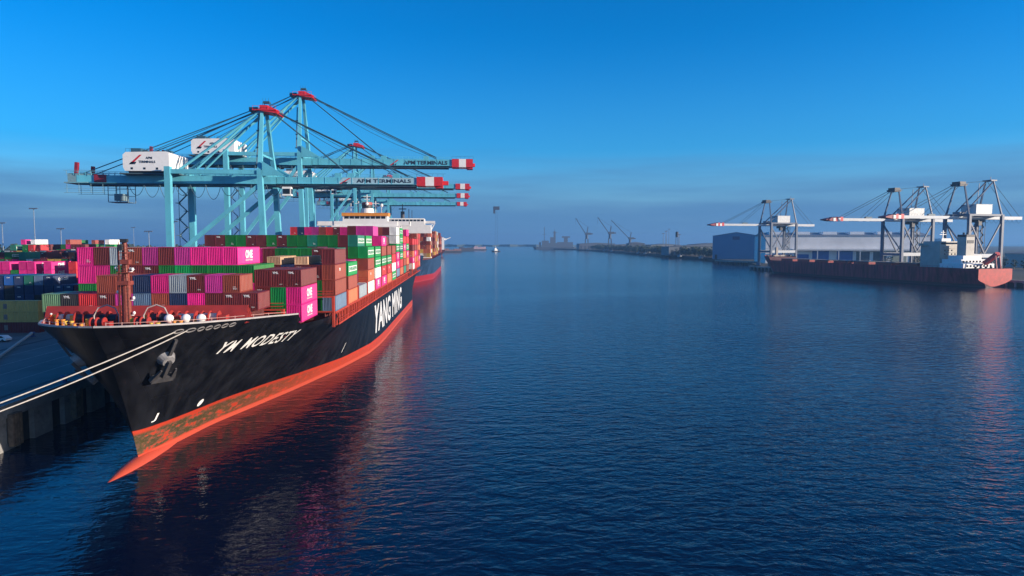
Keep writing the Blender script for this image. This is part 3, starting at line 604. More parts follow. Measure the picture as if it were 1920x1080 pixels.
def container(key, L, H, x, y, z, col, logo, label, group, rz=0.0):
    global NC
    if VIS is None or key in VIS:
        o = bpy.data.objects.new('shipping_container', container_mesh(L, H, logo)); COL.objects.link(o)
        o.location = (x, y, z); o.rotation_euler = (0, 0, rz)
        o.material_slots[0].link = 'OBJECT'; o.material_slots[0].material = CM[col]
        tag(o, label, 'container', group); o['key'] = key; NC += 1
    else:
        mb, mats = REST.setdefault('all', (MB(), []))
        if col not in mats: mats.append(col)
        c, s = abs(cos(rz)), abs(sin(rz)); dx, dy = 2.40*c + (L - .04)*s, 2.40*s + (L - .04)*c
        mb.bx(x - dx/2, x + dx/2, y - dy/2, y + dy/2, z + .02, z + H - .02, mats.index(col))
ORD = ['first', 'second', 'third', 'fourth', 'fifth', 'sixth', 'seventh', 'eighth', 'ninth', 'tenth', 'eleventh', 'twelfth', 'thirteenth', 'fourteenth', 'fifteenth', 'sixteenth', 'seventeenth', 'eighteenth', 'nineteenth', 'twentieth'] + ['%dth' % i for i in range(21, 60)]
NUM = ['one', 'two', 'three', 'four', 'five', 'six', 'seven', 'eight', 'nine', 'ten']
PAL = ['maroon'] * 7 + ['brown'] * 4 + ['magenta'] * 4 + ['purple'] * 2 + ['green'] * 5 + ['leaf green'] + ['red'] * 2 + ['navy'] * 2 + ['grey', 'orange', 'white', 'teal']
def deflogo(col, r):
    if col in ('maroon', 'brown'): return r.choice(['Y', 'Y', 'D', '', 'D'])
    if col in ('magenta', 'purple'): return 'O'
    if col in ('green', 'leaf green', 'teal'): return r.choice(['E', 'E', '', 'D'])
    if col == 'white': return 'W'
    if col in ('navy', 'blue', 'slate blue'): return r.choice(['G', ''])
    return r.choice(['', 'D'])
def cname(col, lg): return ('lettered ' if any(q in lg for q in 'YOEGW') else '') + {'magenta': 'bright pink', 'purple': 'dull magenta', 'leaf green': 'vivid green'}.get(col, col)
def bay(bi, y0, L, xedge, rows, base, pitch, H, tiers, fixed={}, side={}, grp='containers stacked on the near ship', bname=None, pal=None, seed=0):
    """rows counted from the channel side; tiers(r) -> number of tiers; fixed[(r, t)] = colour[/logo]"""
    r_ = random.Random(100 + bi * 7 + seed); nr = rows
    for r in range(rows):
        x = xedge - 2.52 * (r + .5); n = tiers(r) if callable(tiers) else tiers
        b = base(r) if callable(base) else base
        for t in range(n):
            col = r_.choice(pal or PAL); lg = None
            c = fixed.get((r, t)) or (side.get(t) if r == 0 else None)
            if c:
                col, _, lg2 = c.partition('/'); lg = lg2 if '/' in c else None
            if lg is None: lg = deflogo(col, r_)
            h = 1.5 if 'h' in lg else H; lg = lg.replace('h', '')
            pos = 'top' if t == n - 1 else ('bottom' if t == 0 else 'number %s from the bottom' % NUM[t])
            lab = '%s container, %s bay from bow, %s stack from channel side, %s' % (cname(col, lg), bname or ORD[bi], ORD[r], ('top tier' if t == n - 1 else 'tier ' + NUM[t]))
            if 'near' not in grp: lab += ', far ship'
            container('%s%d.%d.%d' % ('S' if 'near' in grp else 'F', bi, r, t), L, h, x, y0 + L/2, b + pitch * t, col, lg, lab, grp)
M, Bn, P, G, LG = 'maroon', 'brown', 'magenta', 'green', 'leaf green'
# bay 0: two rows of 20 ft boxes ahead of everything else
A = {}
for r, c in enumerate(['maroon/Y', 'maroon/Y', 'maroon/', 'magenta/', 'navy/', 'brown/D', 'slate blue/', 'purple/', 'maroon/Y', 'red/D', 'black/Y', 'pale green/']): A[(r, 0)] = c
for r, c in enumerate(['brown/D', 'purple/', 'maroon/Y', 'grey/', 'magenta/', 'navy/', 'brown/D', 'brown/']): A[(r + 1, 1)] = c
A[(1, 1)] = 'brown/D'
bay(0, 101.9, 6.06, -29.9, 12, 20.0, 2.62, 2.59, lambda r: 2 if 1 <= r <= 8 else 1, A)
SH = {0: -29.9}
B = {(0,0): 'magenta/O', (0,1): 'magenta/O', (0,2): 'maroon/Y', (1,0): 'green/', (1,1): 'leaf green/', (1,2): 'maroon/Y', (2,1): 'maroon/Y', (2,2): 'maroon/', (2,0): M}
for r, c in zip(range(3, 14), [G, G, G, G, 'leaf green', 'green', M + '/Y', M + '/Y', G, P, P]): B[(r, 2)] = c
for r, c in zip(range(4, 14), [P, P, P, 'purple/', 'maroon/', 'purple/', 'brown/Y', 'grey/', 'maroon/', 'magenta/D']): B[(r, 3)] = c
bay(1, 114.5, 12.19, -26.6, 14, lambda r: 16.75 if r < 3 else 17.5, 2.92, 2.9, lambda r: 3 if (r < 3 or r == 3) else 4, B)
D_ = {(0,0): 'slate blue/', (0,1): 'orange/', (0,2): 'brown/T', (0,3): 'maroon/', (2,3): 'tan/h', (4,3): 'tan/h'}
D_[(0,1)] = 'brown/'; D_[(1,2)] = M; D_[(2,2)] = M
bay(2, 131, 12.19, -24.1, 16, 16.9, 2.96, 2.9, lambda r: 4 if r in (0, 2, 4) else 3, D_)
E_ = {(0,2): 'leaf green/E', (0,1): 'brown/', (0,0): 'orange/', (1,2): M, (2,3): 'maroon/Y', (3,3): G, (4,3): G, (5,3): G, (6,3): 'maroon/'}
for r in range(7, 16): E_[(r, 3)] = [P, G, 'teal/', G, 'brown/', 'tan/', G, 'teal/', G][r - 7]
bay(3, 146, 12.19, -24.1, 16, 16.9, 2.96, 2.9, lambda r: 3 if r < 2 else 4, E_)
bay(4, 161, 12.19, -24.1, 16, 16.9, 2.96, 2.9, lambda r: 1 if r < 1 else (3 if r < 2 else 4), {(0, 0): 'grey/', **{(r, 3): ['teal/', G, 'teal/', 'tan/', G, 'teal/'][r % 6] for r in range(2, 16)}})
F_ = {(0,3): 'leaf green/E', (0,2): 'brown/', (0,1): 'orange/T', (0,0): 'white/W', (1,4): 'teal/E', (1,3): G, (2,3): M}
for r, c in zip(range(1, 16), ['teal/E', 'maroon/', G, G, 'teal/D', 'green/', G, 'maroon/Y', G, 'maroon/', 'maroon/Y', G, G, 'maroon/Y', 'maroon/']): F_[(r, 4)] = c
F_[(2,4)] = 'maroon/'; F_[(3,3)] = G; F_[(1,3)] = 'green/'
bay(5, 176, 12.19, -24.1, 16, 16.9, 3.0, 2.9, lambda r: 4 if r < 1 else 5, F_)
bay(6, 191, 12.19, -24.1, 16, 16.9, 3.0, 2.9, lambda r: 4 if r < 1 else 5, {(0,3): 'leaf green/E', (0,2): 'leaf green/E', (0,1): 'white/W', (0,0): 'magenta/O', (1,4): 'leaf green/E'})
bay(7, 206, 12.19, -24.1, 16, 16.9, 3.0, 2.9, lambda r: 5 if r < 1 else (6 if r < 4 else 5), {(0,4): 'magenta/O', (0,3): 'brown/', (0,2): 'leaf green/E', (0,1): 'red/T', (0,0): 'magenta/O', (1,5): 'purple/', (2,5): 'purple/', (3,5): 'maroon/', (1,4): 'magenta/'})
bay(8, 221, 12.19, -24.1, 16, 16.9, 3.0, 2.9, lambda r: 4 if r < 1 else 5, {(0,3): 'brown/', (0,2): 'leaf green/E', (0,1): 'red/T', (0,0): 'orange/'})
bay(9, 236, 12.19, -24.1, 16, 16.9, 3.0, 2.9, lambda r: 4 if r < 1 else 5, {(0,3): 'brown/', (0,2): 'red/', (0,1): 'white/W', (0,0): 'leaf green/E'})
J_ = {(0,5): 'white/', (0,4): 'white/W', (0,3): 'leaf green/E', (0,2): 'magenta/O', (0,1): 'magenta/O', (0,0): 'slate blue/'}
for r, c in zip(range(1, 14), ['maroon/', 'brown/', 'maroon/', 'purple/', 'purple/', 'maroon/', P, 'maroon/Y', 'red/', 'brown/', 'purple/', P, 'navy/D']): J_[(r, 5)] = c
J_[(14, 5)] = 'red/D'; J_[(1, 4)] = 'grey/'
bay(10, 251, 12.19, -24.1, 16, 17.3, 3.05, 2.9, lambda r: 6 if r < 15 else 5, J_)
bay(11, 266, 12.19, -24.1, 16, 17.3, 3.05, 2.9, 6, {(0,5): 'leaf green/E', (0,4): 'leaf green/E', (0,3): 'teal/E', (0,2): 'leaf green/E', (0,1): 'red/', (0,0): 'orange/'})
bay(12, 281, 12.19, -24.1, 16, 17.3, 3.05, 2.9, lambda r: 5 if r < 1 else 6, {(0,4): 'red/', (0,3): 'magenta/O', (0,2): 'orange/', (0,1): 'brown/', (0,0): 'teal/'})
bay(13, 296, 12.19, -24.1, 16, 17.3, 3.05, 2.9, 6, {(0,5): 'magenta/', (0,4): 'red/', (0,3): 'leaf green/E', (0,2): 'magenta/O', (0,1): 'orange/', (0,0): 'brown/'})
for i, yb in enumerate((331, 346, 361, 375.5)):
    bay(14 + i, yb, 12.19, -24.1, 16, 16.9, 2.96, 2.9, 5 if i < 2 else 6, {(0, 0): 'white/W'} if i < 1 else {}, pal=['maroon', 'brown', 'red', 'red', 'magenta', 'orange', 'brown'])

# ------------------------------------------------------------------ the ship moored astern
X2, Y2 = -49.0, 448
H2 = Hull(368, 51, 24.0, [(-2, 13), (0, 12), (10, 8), (24, 0)],
          [(0, 0), (30, 6), (60, 16), (95, 24.5), (115, 25.5), (300, 25.5), (340, 20), (368, 8)],
          [(0, 0), (2, 6), (8, 13), (20, 20), (45, 25), (60, 25.5), (350, 25.5), (368, 23)], 1.25,
          [(0, 22), (40, 20.5), (46, 17), (368, 17)])
s2 = thing('container_ship', 'navy hulled container ship with red waterline moored astern of the black one', 'container ship', (X2, Y2, 0))
H2.build('hull', hull_mat('hull_navy', (0.016, 0.035, 0.075), (0.30, 0.020, 0.028), 4.8, 0.1), s2, nz=14)
H2.deck('deck', DECKRED, s2, 0.6); H2.bulwark('bulwark', [mat('bulwark_grey', (.3,.3,.3)), DECKRED], s2, 0, 42, 1.2)
for sg in (1, -1):
    y, z = 20, 14; mb = MB(); mb.bar((0, 0, 2), (.2, 0, -1.5), .8); mb.bar((.2, -1.7, -1.4), (.2, 1.7, -1.4), .8); mb.build('anchor', mat('anchor_grey', (.2,.2,.2)), s2, loc=(sg * (H2.half(y, z) + .5), y, z))
mb = MB(); mb.bx(-23, 23, 112, 126, 17, 44); ac2 = mb.build('accommodation_block', WHITE, s2)
mb = MB(); mb.bx(-26.5, 26.5, 113, 118, 45.2, 45.8); mb.bx(-26.5, 26.5, 113, 113.3, 45.8, 47.2); mb.bx(-18, 18, 112, 124, 44, 48.8); mb.bx(-17.5, 17.5, 113, 123, 48.8, 49.3)
for sg in (-1, 1): mb.bar((sg * 26, 115, 45), (sg * 22.5, 115, 38.5), .7, .7); mb.bar((sg * 24.5, 114, 45), (sg * 22.5, 114, 42), .5)
bq = mb.build('bridge', WHITE, s2)
for i in range(12):
    mb = MB(); mb.bx(-17.4 + i * 2.95, -15.2 + i * 2.95, 111.9, 112.1, 46.9, 48.3); mb.build('window', GLASS, bq)
mb = MB(); mb.tube((0, 117, 49), (0, 117, 55), 1.6, 0, 12); mb.bar((0, 117, 55), (0, 117, 61), .6); mb.box((0, 117, 57), (6, .8, .8)); mb.bar((5, 118, 49), (5, 118, 57), .5); mb.bar((7.5, 118, 49), (7.5, 118, 56), .4); mb.build('radar_mast', [mat('mast_dark', (.05, .05, .06))], s2)
mb = MB(); mb.bx(-6, 6, 255, 265, 17, 47); mb.build('funnel', DARK, s2)
P2 = ['brown', 'yellow', 'maroon', 'tan', 'orange', 'brown', 'white', 'maroon']
G2 = 'containers stacked on the ship moored astern'
for i in range(3): bay(30 + i, Y2 + 52 + i * 15.5, 12.19, X2 + 25.2, 20, 19, 2.95, 2.9, 5 + (i > 0), {}, grp=G2, bname=ORD[i], pal=P2)
for i in range(7): bay(34 + i, Y2 + 133 + i * 15.5, 12.19, X2 + 25.2, 20, 19, 2.95, 2.9, [6, 7, 7, 6, 7, 7, 6][i], {}, grp=G2, bname=ORD[i + 3], pal=P2)
for i in range(4): bay(42 + i, Y2 + 270 + i * 15.5, 12.19, X2 + 25.2, 20, 19, 2.95, 2.9, [7, 7, 6, 6][i], {}, grp=G2, bname=ORD[i + 10], pal=['maroon', 'brown', 'orange', 'maroon'])

# ------------------------------------------------------------------ container yard on the quay
GY = 'containers stacked in the terminal yard'
def yard(bi, y0, x0, cols, tiers, fixed={}, pal=None, L=12.19, name=''):
    r_ = random.Random(900 + bi)
    for c in range(cols):
        n = tiers(c, r_) if callable(tiers) else tiers
        for t in range(n):
            col = r_.choice(pal or PAL); lg = None; f = fixed.get((c, t)) or fixed.get((None, t)) or fixed.get((c, None))
            if f: col, _, l2 = f.partition('/'); lg = l2 if '/' in f else None
            if lg is None: lg = deflogo(col, r_)
            container('Y%d.%d.%d' % (bi, c, t), L, 2.75, x0 - 2.75 * c, y0 + L/2, QZ + 2.78 * t, col, lg,
                      '%s container, %s yard block from camera, column %d from quay, %s' % (cname(col, lg), name, c + 1, 'top tier' if t == n - 1 else 'tier ' + NUM[t]), GY)
for t in range(3):     # nearest stack lies across the quay direction
    for k in range(2):
        container('Y0.%d.%d' % (k, t), 12.19, 2.75, -116.2 - 12.6 * k, 186, QZ + 2.78 * t, ['maroon', 'olive', 'olive'][t], 'B', '%s container lying broadside in the nearest yard stack, %s end, tier %s' % (['maroon', 'olive', 'olive'][t], ['quay', 'inland'][k], NUM[t]), GY, rz=-pi/2)
NB = ['navy', 'navy', 'blue', 'navy', 'slate blue', 'navy', 'maroon', 'black']
yard(1, 206, -108.5, 17, lambda c, r: 2 if c < 1 else (4 if c < 4 else 5), {(3, 3): 'navy/G', (2, 2): 'navy/G', (5, 4): 'slate blue/D', (6, 4): 'teal/D', (7, 4): 'navy/G', (8, 4): 'blue/G'}, NB, name='second')
H2Y = [6, 6, 4, 4, 6, 4, 4, 6, 4, 4, 6, 3, 6, 6, 5, 6, 6, 6, 6, 5, 6, 6, 6, 6]
yard(2, 248, -116.5, 24, lambda c, r: H2Y[c], {(0, None): 'magenta/O', (1, None): 'magenta/', (2, None): 'brown/', (3, None): 'brown/', (4, None): 'brown/', (5, None): 'maroon/', (7, None): 'red/', (8, None): 'maroon/', (10, None): 'magenta/O', (12, None): 'magenta/O', (13, None): 'magenta/', (15, None): 'magenta/', (16, None): 'magenta/D', (17, None): 'magenta/', (18, None): 'purple/', (20, None): 'magenta/', (21, None): 'magenta/'}, name='third')
yard(3, 290, -112, 34, lambda c, r: r.choice([6, 7, 7]) if c > 9 else 5, {(5, None): 'blue/G', (8, None): 'brown/', (11, None): 'red/', (13, None): 'white/', (13, 4): 'white/', (14, None): 'grey/', (16, None): 'navy/', (19, None): 'yellow/', (20, None): 'yellow/', (22, None): 'maroon/', (24, None): 'teal/'}, name='fourth')
yard(4, 345, -125, 40, lambda c, r: r.choice([7, 8, 6, 7]) if c > 16 else 5, {}, PAL + ['white', 'orange', 'tan', 'blue', 'yellow', 'teal', 'navy', 'navy'], name='fifth')
yard(5, 415, -130, 46, lambda c, r: r.choice([7, 8, 8, 6, 9]) if c > 26 else 5, {}, PAL + ['white', 'white', 'orange', 'tan', 'navy'], name='sixth')
yard(6, 500, -135, 52, lambda c, r: r.choice([8, 9, 6]) if c > 38 else 5, {}, PAL + ['white', 'white', 'orange', 'tan'], name='seventh')
if REST:
    mb, mats = REST['all']
    tag(mb.build('stacked_containers', [CM[m] for m in mats]), 'remaining mixed coloured containers deep inside the stacks on ships and quay', 'containers', kind='stuff')

# ------------------------------------------------------------------ ship-to-shore cranes on the left quay
def sts_crane(label, yc, gz, gd, apex, tip, hz, big, text_on=True):
    """local frame: x=0 at the waterside legs (+x over the water), z=0 on the quay"""
    t = thing('quay_crane', label, 'crane', (-70, yc, QZ), 0, 'turquoise quay cranes on the left terminal')
    zt = gz + gd                                    # girder top
    fy = 10.2
    for sy in (-1, 1):
        mb = MB(); mb.bar((1.6, sy * fy, 4.2), (0, sy * (fy - .6), zt + 1.5), 2.1, 2.1, 0, 1.7, 1.8); mb.build('leg', CYAN, t)
        mb = MB(); mb.bar((-30.5, sy * fy, 4.2), (-30.5, sy * fy, zt + (2.5 if sy < 0 else 2.0)), 1.9, 2.0); mb.build('leg', CYAN, t)
        mb = MB(); mb.bar((-.6, sy * (fy - .4), gz - 1.0), (-30.0, sy * fy, 18), 1.1, 1.3); mb.build('brace', CYAN, t)
        mb = MB(); mb.bar((1.2, sy * fy, 17.2), (-30.5, sy * fy, 17.2), 1.6, 2.0); mb.build('portal_beam', CYAN, t)
        mb = MB(); mb.bar((0, sy * (fy - .6), zt + .9), (-30.5, sy * fy, zt + .9), 1.1, 1.5); mb.build('upper_tie_beam', CYAN, t)
        for x in (0.6, -30.5):
            mb = MB(); mb.box((x, sy * fy, 3.4), (1.8, 3.6, 2.0)); mb.box((x, sy * fy, 1.9), (1.3, 6.4, 1.2))
            for k in range(8): mb.tube((x - .3, sy * fy - 3.3 + k * .95, .45), (x + .3, sy * fy - 3.3 + k * .95, .45), .42, 1, 10)
            mb.build('bogie', [CYAN, DARK], t)
    for x in (1.4, -30.5):
        mb = MB(); mb.bar((x, -fy, 5.0), (x, fy, 5.0), 1.4, 1.8); mb.build('sill_beam', CYAN, t)
    mb = MB(); mb.bar((-30.5, -fy, zt + .9), (-30.5, fy, zt + .9), 1.2, 1.6); mb.build('cross_beam', CYAN, t); mb = MB(); mb.bar((0, -fy, zt + 1), (0, fy, zt + 1), 1.4, 2.0); mb.build('cross_beam', CYAN, t)
    # girders: backreach, and boom hinged in front of the waterside legs
    for sy in (-1, 1):
        mb = MB(); mb.bx(-64, 4.0, sy * 3.2 - .65, sy * 3.2 + .65, gz, zt); mb.bx(-66, 4, sy * 4.3 - .5, sy * 4.3 + .5, gz + .1, gz + .2)
        for k in range(34): mb.bar((-65 + k * 2, sy * 3.9, zt), (-65 + k * 2, sy * 3.9, zt + 1.2), .11)
        mb.bar((-66, sy * 3.9, zt + 1.2), (4, sy * 3.9, zt + 1.2), .12); mb.bar((-66, sy * 3.9, zt + .6), (4, sy * 3.9, zt + .6), .09)
        g = mb.build('girder', CYAN, t)
    for sy in (-1, 1):
        mb = MB(); mb.bx(-63, tip - 11, sy * 3.2 - .75, sy * 3.2 + .75, gz - .45, gz + .02); mb.build('trolley_rail', CABLE, t)
    be = tip - (10.5 if not big else 9.5); tl = 3.1
    bz0, bz1 = gz + .15, zt - .15
    mb = MB()
    for sy in (-1, 1):
        mb.bx(4.2, be, sy * 3.2 - .6, sy * 3.2 + .6, bz0, bz1)
        mb.bx(4.2, be, sy * 4.3 - .5, sy * 4.3 + .5, bz0 + .1, bz0 + .2)
    for k in range(int((be - 6) / 7)): mb.bar((6 + k * 7, -3.2, bz1 - .5), (6 + k * 7, 3.2, bz1 - .5), .6, .8)
    for k in range(int((be - 6) / 2.5)): mb.bar((6 + k * 2.5, -3.2, bz1), (6 + k * 2.5, -3.2, bz1 + 1.1), .11)
    mb.bar((5, -3.2, bz1 + 1.1), (be, -3.2, bz1 + 1.1), .11); mb.bar((5, 3.2, bz1 + 1.1), (be, 3.2, bz1 + 1.1), .11)
    for x in (.40 * tip, .47 * tip, .72 * tip): mb.bx(x - 1.2, x + 1.2, -3.6, -2.8, bz1, bz1 + 1.5)
    for k in range(int((be - 8) / 4.7)): mb.bar((7 + k * 4.7, -3.85, bz0 + .2), (7 + k * 4.7, -3.85, bz1 - .1), .22, .1)
    bo = mb.build('boom', CYAN, t)
    if text_on:
        mb = MB(); x0 = be - 21.5; y = -3.83
        if not big: mb.add([(x0 - 7, y, bz0 + .15), (be - .4, y, bz0 + .15), (be - .4, y, bz1 - .15), (x0 - 4.6, y, bz1 - .15)], [(0, 1, 2, 3)], 0)
        put_text(mb, 'APM TERMINALS', (x0, y - .03, bz0 + .65), (1, 0, 0), (0, 0, 1), bz1 - bz0 - 1.25, 1, w=19.5, bold=.035)
        mb.add([(x0 - 6.0, y - .03, bz0 + .3), (x0 - 5.0, y - .03, bz0 + .3), (x0 - 2.0, y - .03, bz1 - .3), (x0 - 2.6, y - .03, bz1 - .3)], [(0, 1, 2, 3)], 2)
        mb.add([(x0 - 5.2, y - .035, bz0 + .3), (x0 - 3.4, y - .035, bz0 + .3), (x0 - 2.9, y - .035, bz0 + 1.0), (x0 - 4.6, y - .035, bz0 + 1.0)], [(0, 1, 2, 3)], 1)
        mb.build('name_panel', [mat('panel_grey', (.33, .50, .56), .5), BLACKTXT, CRED], bo)
    for k, (m_, dx) in enumerate(((CRED, 0), (WHITE, tl), (CRED, 2 * tl))):
        mb = MB(); mb.bx(be + dx, be + dx + tl, -4.2, 4.2, bz0 - .3, bz1 + .3)
        if k == 2: mb.bar((be + dx + tl, 0, bz0 + 1), (tip + .8, 0, bz0 + 1), 2.2, 1.4); mb.bx(be + dx + .4, be + dx + tl, -3, 3, bz0 - .9, bz0 - .3)
        mb.build('boom_end_band', m_, bo)
    mb = MB()
    for k in range(6): mb.bar((be + k * 1.9, -4.1, bz1 + .3), (be + k * 1.9, -4.1, bz1 + 1.4), .07)
    mb.bar((be, -4.1, bz1 + 1.4), (tip, -4.1, bz1 + 1.4), .07); mb.build('end_rail', CABLE, bo)
    # A-frame mast, apex platform
    for sy in (-1, 1):
        mb = MB(); mb.bar((0, sy * (fy - .8), zt + 1), (-.6, sy * 3.0, apex - 1.5), 1.6, 1.7, 0, 1.0, 1.1); mb.build('mast_leg', CYAN, t)
    mb = MB(); 
    for f in (.3,): mb.bar((-.3, -(fy - .8 - (fy - 3.8) * f), zt + (apex - zt) * f), (-.3, fy - .8 - (fy - 3.8) * f, zt + (apex - zt) * f), .6, .7)
    mb.build('mast_cross_tie', CYAN, t)
    for y in (-fy - .2, fy - .6):
        mb = MB(); mb.yprism([(1.0, zt - .4), (8.5, zt - .2), (1.0, zt + 4.6)], y, y + .8, 0); mb.build('gusset', CYAN, t)
    mb = MB(); mb.bx(-3.6, 4.6, -4.6, 4.6, apex - 1.2, apex - .9); mb.bx(-1.2, 1.6, -3.8, -2.6, apex - .9, apex + .7); mb.bx(-1.2, 1.6, 2.6, 3.8, apex - .9, apex + .7); mb.bar((1.6, -3, apex + .2), (5.2, -3, apex - 1.4), .5, .7); mb.bar((1.6, 3, apex + .2), (5.2, 3, apex - 1.4), .5, .7)
    mb.yprism([(-1.2, apex - 1.3), (4.8, apex - 2.2), (5.2, apex - 1.7), (-1.2, apex - .8)], -4.4, 4.4)
    for x in (-3.4, -1.2, 1, 3.2, 4.5):
        for y in (-4.5, 4.5): mb.bar((x, y, apex - .9), (x, y, apex + .3), .08)
    for y in (-4.5, 4.5): mb.bar((-3.5, y, apex + .3), (4.5, y, apex + .3), .08)
    mb.build('apex_platform', CRED, t)
    mb = MB(); mb.bx(-5.4, -2.4, -2, 2, apex - 1.2, apex + .3); mb.bx(-.8, 1.4, -1, 1, apex + 2.0, apex + 2.6)
    for x in (-.8, 1.4):
        for y in (-1, 1): mb.bar((x, y, apex), (x, y, apex + 2.2), .2)
    for a in (0, 1, 2): mb.bar((-.8 + a, -1, apex + 2.6), (-.8 + a, -1, apex + 3.6), .08)
    mb.build('sheave_block', CABLE, t)
    # stays
    def stay(p, q, r, name, m=CYAN):
        for sy in (-1, 1):
            mb = MB(); mb.tube((p[0], sy * p[1], p[2]), (q[0], sy * q[1], q[2]), r, 0, 8); mb.build(name, m, t)
    stay((-1, 3.0, apex - 1.2), (-30.2, 3.6, zt + 1.5), .48, 'back_strut'); stay((-1.6, 2.4, apex - .8), (-25, 3.4, zt + 1.0), .38, 'back_strut')
    stay((-2.4, 2.2, apex - .2), (-62, 3.2, zt + .6), .17, 'backstay', CABLE); stay((-2.6, 1.4, apex + .1), (-46, 3.2, zt + 5.4), .12, 'backstay', CABLE)
    mid, far = (.46 * tip, .78 * tip)
    stay((2.5, 2.2, apex - .6), (far, 3.2, zt + .8), .20, 'forestay', CABLE); stay((2.0, 2.0, apex - 1.0), (mid, 3.2, zt + .8), .17, 'forestay', CABLE)
    mb = MB(); mb.path([(3, 0, apex)] + [(3 + (far - 4) * k / 8, 0, apex + (zt + 1.4 - apex) * k / 8 - 1.6 * sin(pi * k / 8)) for k in range(1, 9)], .09, 0, 5)
    mb.path([(3, 1.2, apex)] + [(3 + (far - 6) * k / 8, 1.2, apex + (zt + 1.4 - apex) * k / 8 - 2.6 * sin(pi * k / 8)) for k in range(1, 9)], .09, 0, 5); mb.build('hoist_rope', CABLE, t)
    # machinery house on the backreach
    hx0, hx1, hy0, hy1 = (-46.4, -31.0, -7.8, 8.6) if not big else (-45.6, -27.6, -8.0, 9.0)
    hh = 6.7
    mb = MB(); c = 1.3
    mb.add([(hx0, hy0, hz + c), (hx0 + .6, hy0, hz), (hx1, hy0, hz), (hx1, hy0, hz + hh - .5), (hx1 - 1.0, hy0, hz + hh), (hx0 + 1.0, hy0, hz + hh - .3), (hx0, hy0, hz + hh - 1.2)] +
           [(hx0, hy1, hz + c), (hx0 + .6, hy1, hz), (hx1, hy1, hz), (hx1, hy1, hz + hh - .5), (hx1 - 1.0, hy1, hz + hh), (hx0 + 1.0, hy1, hz + hh - .3), (hx0, hy1, hz + hh - 1.2)],
           [tuple(range(7)), tuple(range(13, 6, -1))] + [(i, 7 + i, 7 + (i + 1) % 7, (i + 1) % 7) for i in range(7)])
    for k in range(5): mb.bx(hx1, hx1 + .25, hy0 + 2.0 + k * 2.8, hy0 + 2.35 + k * 2.8, hz + .4, hz + hh - 1)
    ho = mb.build('machinery_house', WHITE, t)
    mb = MB(); y = hy0 - .04
    put_text(mb, 'APM', (hx0 + 7.6, y, hz + hh*.60), (1, 0, 0), (0, 0, 1), .85, 1, bold=.04); put_text(mb, 'TERMINALS', (hx0 + 5.2, y, hz + hh*.40), (1, 0, 0), (0, 0, 1), .85, 1, bold=.04)
    mb.add([(hx0 + 2.2, y, hz + hh*.36), (hx0 + 3.2, y, hz + hh*.36), (hx0 + 6.4, y, hz + hh*.82), (hx0 + 5.6, y, hz + hh*.82)], [(0, 1, 2, 3)], 0)
    mb.add([(hx0 + 2.0, y, hz + hh*.33), (hx0 + 4.0, y, hz + hh*.33), (hx0 + 4.6, y, hz + hh*.46), (hx0 + 2.8, y, hz + hh*.46)], [(0, 1, 2, 3)], 1)
    mb.build('name_lettering', [CRED, BLACKTXT], ho)
    for i in range(3):
        mb = MB(); x = hx0 + 2.6 + i * 4.2; mb.bx(x, x + .7, hy0 - .06, hy0, hz + .5, hz + 1.2); mb.build('window', GLASS, ho)
    for i in range(5): mb = MB(); mb.bx(hx0 + 5 + i * 2, hx0 + 6.2 + i * 2, -3 + i % 2 * 3, -1 + i % 2 * 3, hz + hh - .1, hz + hh + .9); mb.build('roof_fan', CABLE, ho)
    mb = MB(); mb.bx(hx0 + 1.0, hx0 + 4.4, -4, 3, hz + hh - .3, hz + hh + 1.5); mb.build('roof_unit', CABLE, ho)
    mb = MB()
    for i in range(12): mb.bar((hx0 + 1 + i * 1.25, hy0 + .1, hz + hh - .3), (hx0 + 1 + i * 1.25, hy0 + .1, hz + hh + .9), .07)
    mb.bar((hx0 + 1, hy0 + .1, hz + hh + .9), (hx1 - .5, hy0 + .1, hz + hh + .9), .07); mb.build('roof_rail', CABLE, ho)
    mb = MB(); mb.bx(hx0 - 1, hx1 + 3, hy0 - .6, hy1 + .6, zt + .05, zt + .45); mb.bx(hx0 + 1, hx1 - 1, -6, 6, zt + .45, hz); mb.build('house_platform', mat('under_floor', (.05, .09, .11), .7), ho)
    # backreach end: sheaves, red block, hanging platform
    mb = MB(); mb.bx(-58, -54, -4.2, 4.2, gz + .4, zt + .2); mb.bar((-65, -2, zt), (-64.6, -2, zt + 4.6), 1.1); mb.bar((-61.5, 2, zt), (-61.3, 2, zt + 3.6), 1.0); mb.build('end_block', mat('crane_dark_red', (.25, .015, .03), .5), t)
    mb = MB(); mb.bx(-68, -60, -4.4, 4.4, gz + .1, gz + .5); mb.bx(-67, -59, -3.8, 3.8, gz + .5, zt + .6)
    for x in (-67, -63, -59, -55): 
        for y in (-4.4, 4.4): mb.bar((x, y, zt), (x, y, zt + 1.6), .1); mb.bar((x, y, gz), (x, y, gz - 3.2), .12)
    for y in (-4.4, 4.4): mb.bar((-68, y, zt + 1.6), (-54, y, zt + 1.6), .1); mb.bar((-68, y, gz - 3.2), (-54, y, gz - 3.2), .12); mb.bar((-68, y, gz - 1.8), (-54, y, gz - 1.8), .08)
    mb.build('end_frame', mat('end_frame_grey', (.17, .30, .34), .6), t)
    mb = MB(); 
    for x in (-54, -50, -47.5):
        for y in (-3, 3): mb.bar((x, y, gz), (x, y, gz - 6.4), .2)
    for z in (1.5, 4, 6.3): 
        for y in (-3, 3): mb.bar((-54, y, gz - z), (-47.5, y, gz - z), .16)
    mb.box((-50.7, 0, gz - 6.4), (6.6, 6, .15)); mb.box((-51, 0, gz - 4.6), (3, 4, 2.4)); mb.build('maintenance_cage', mat('cage_grey', (.16, .24, .28), .6), t)
    mb = MB(); n = 13
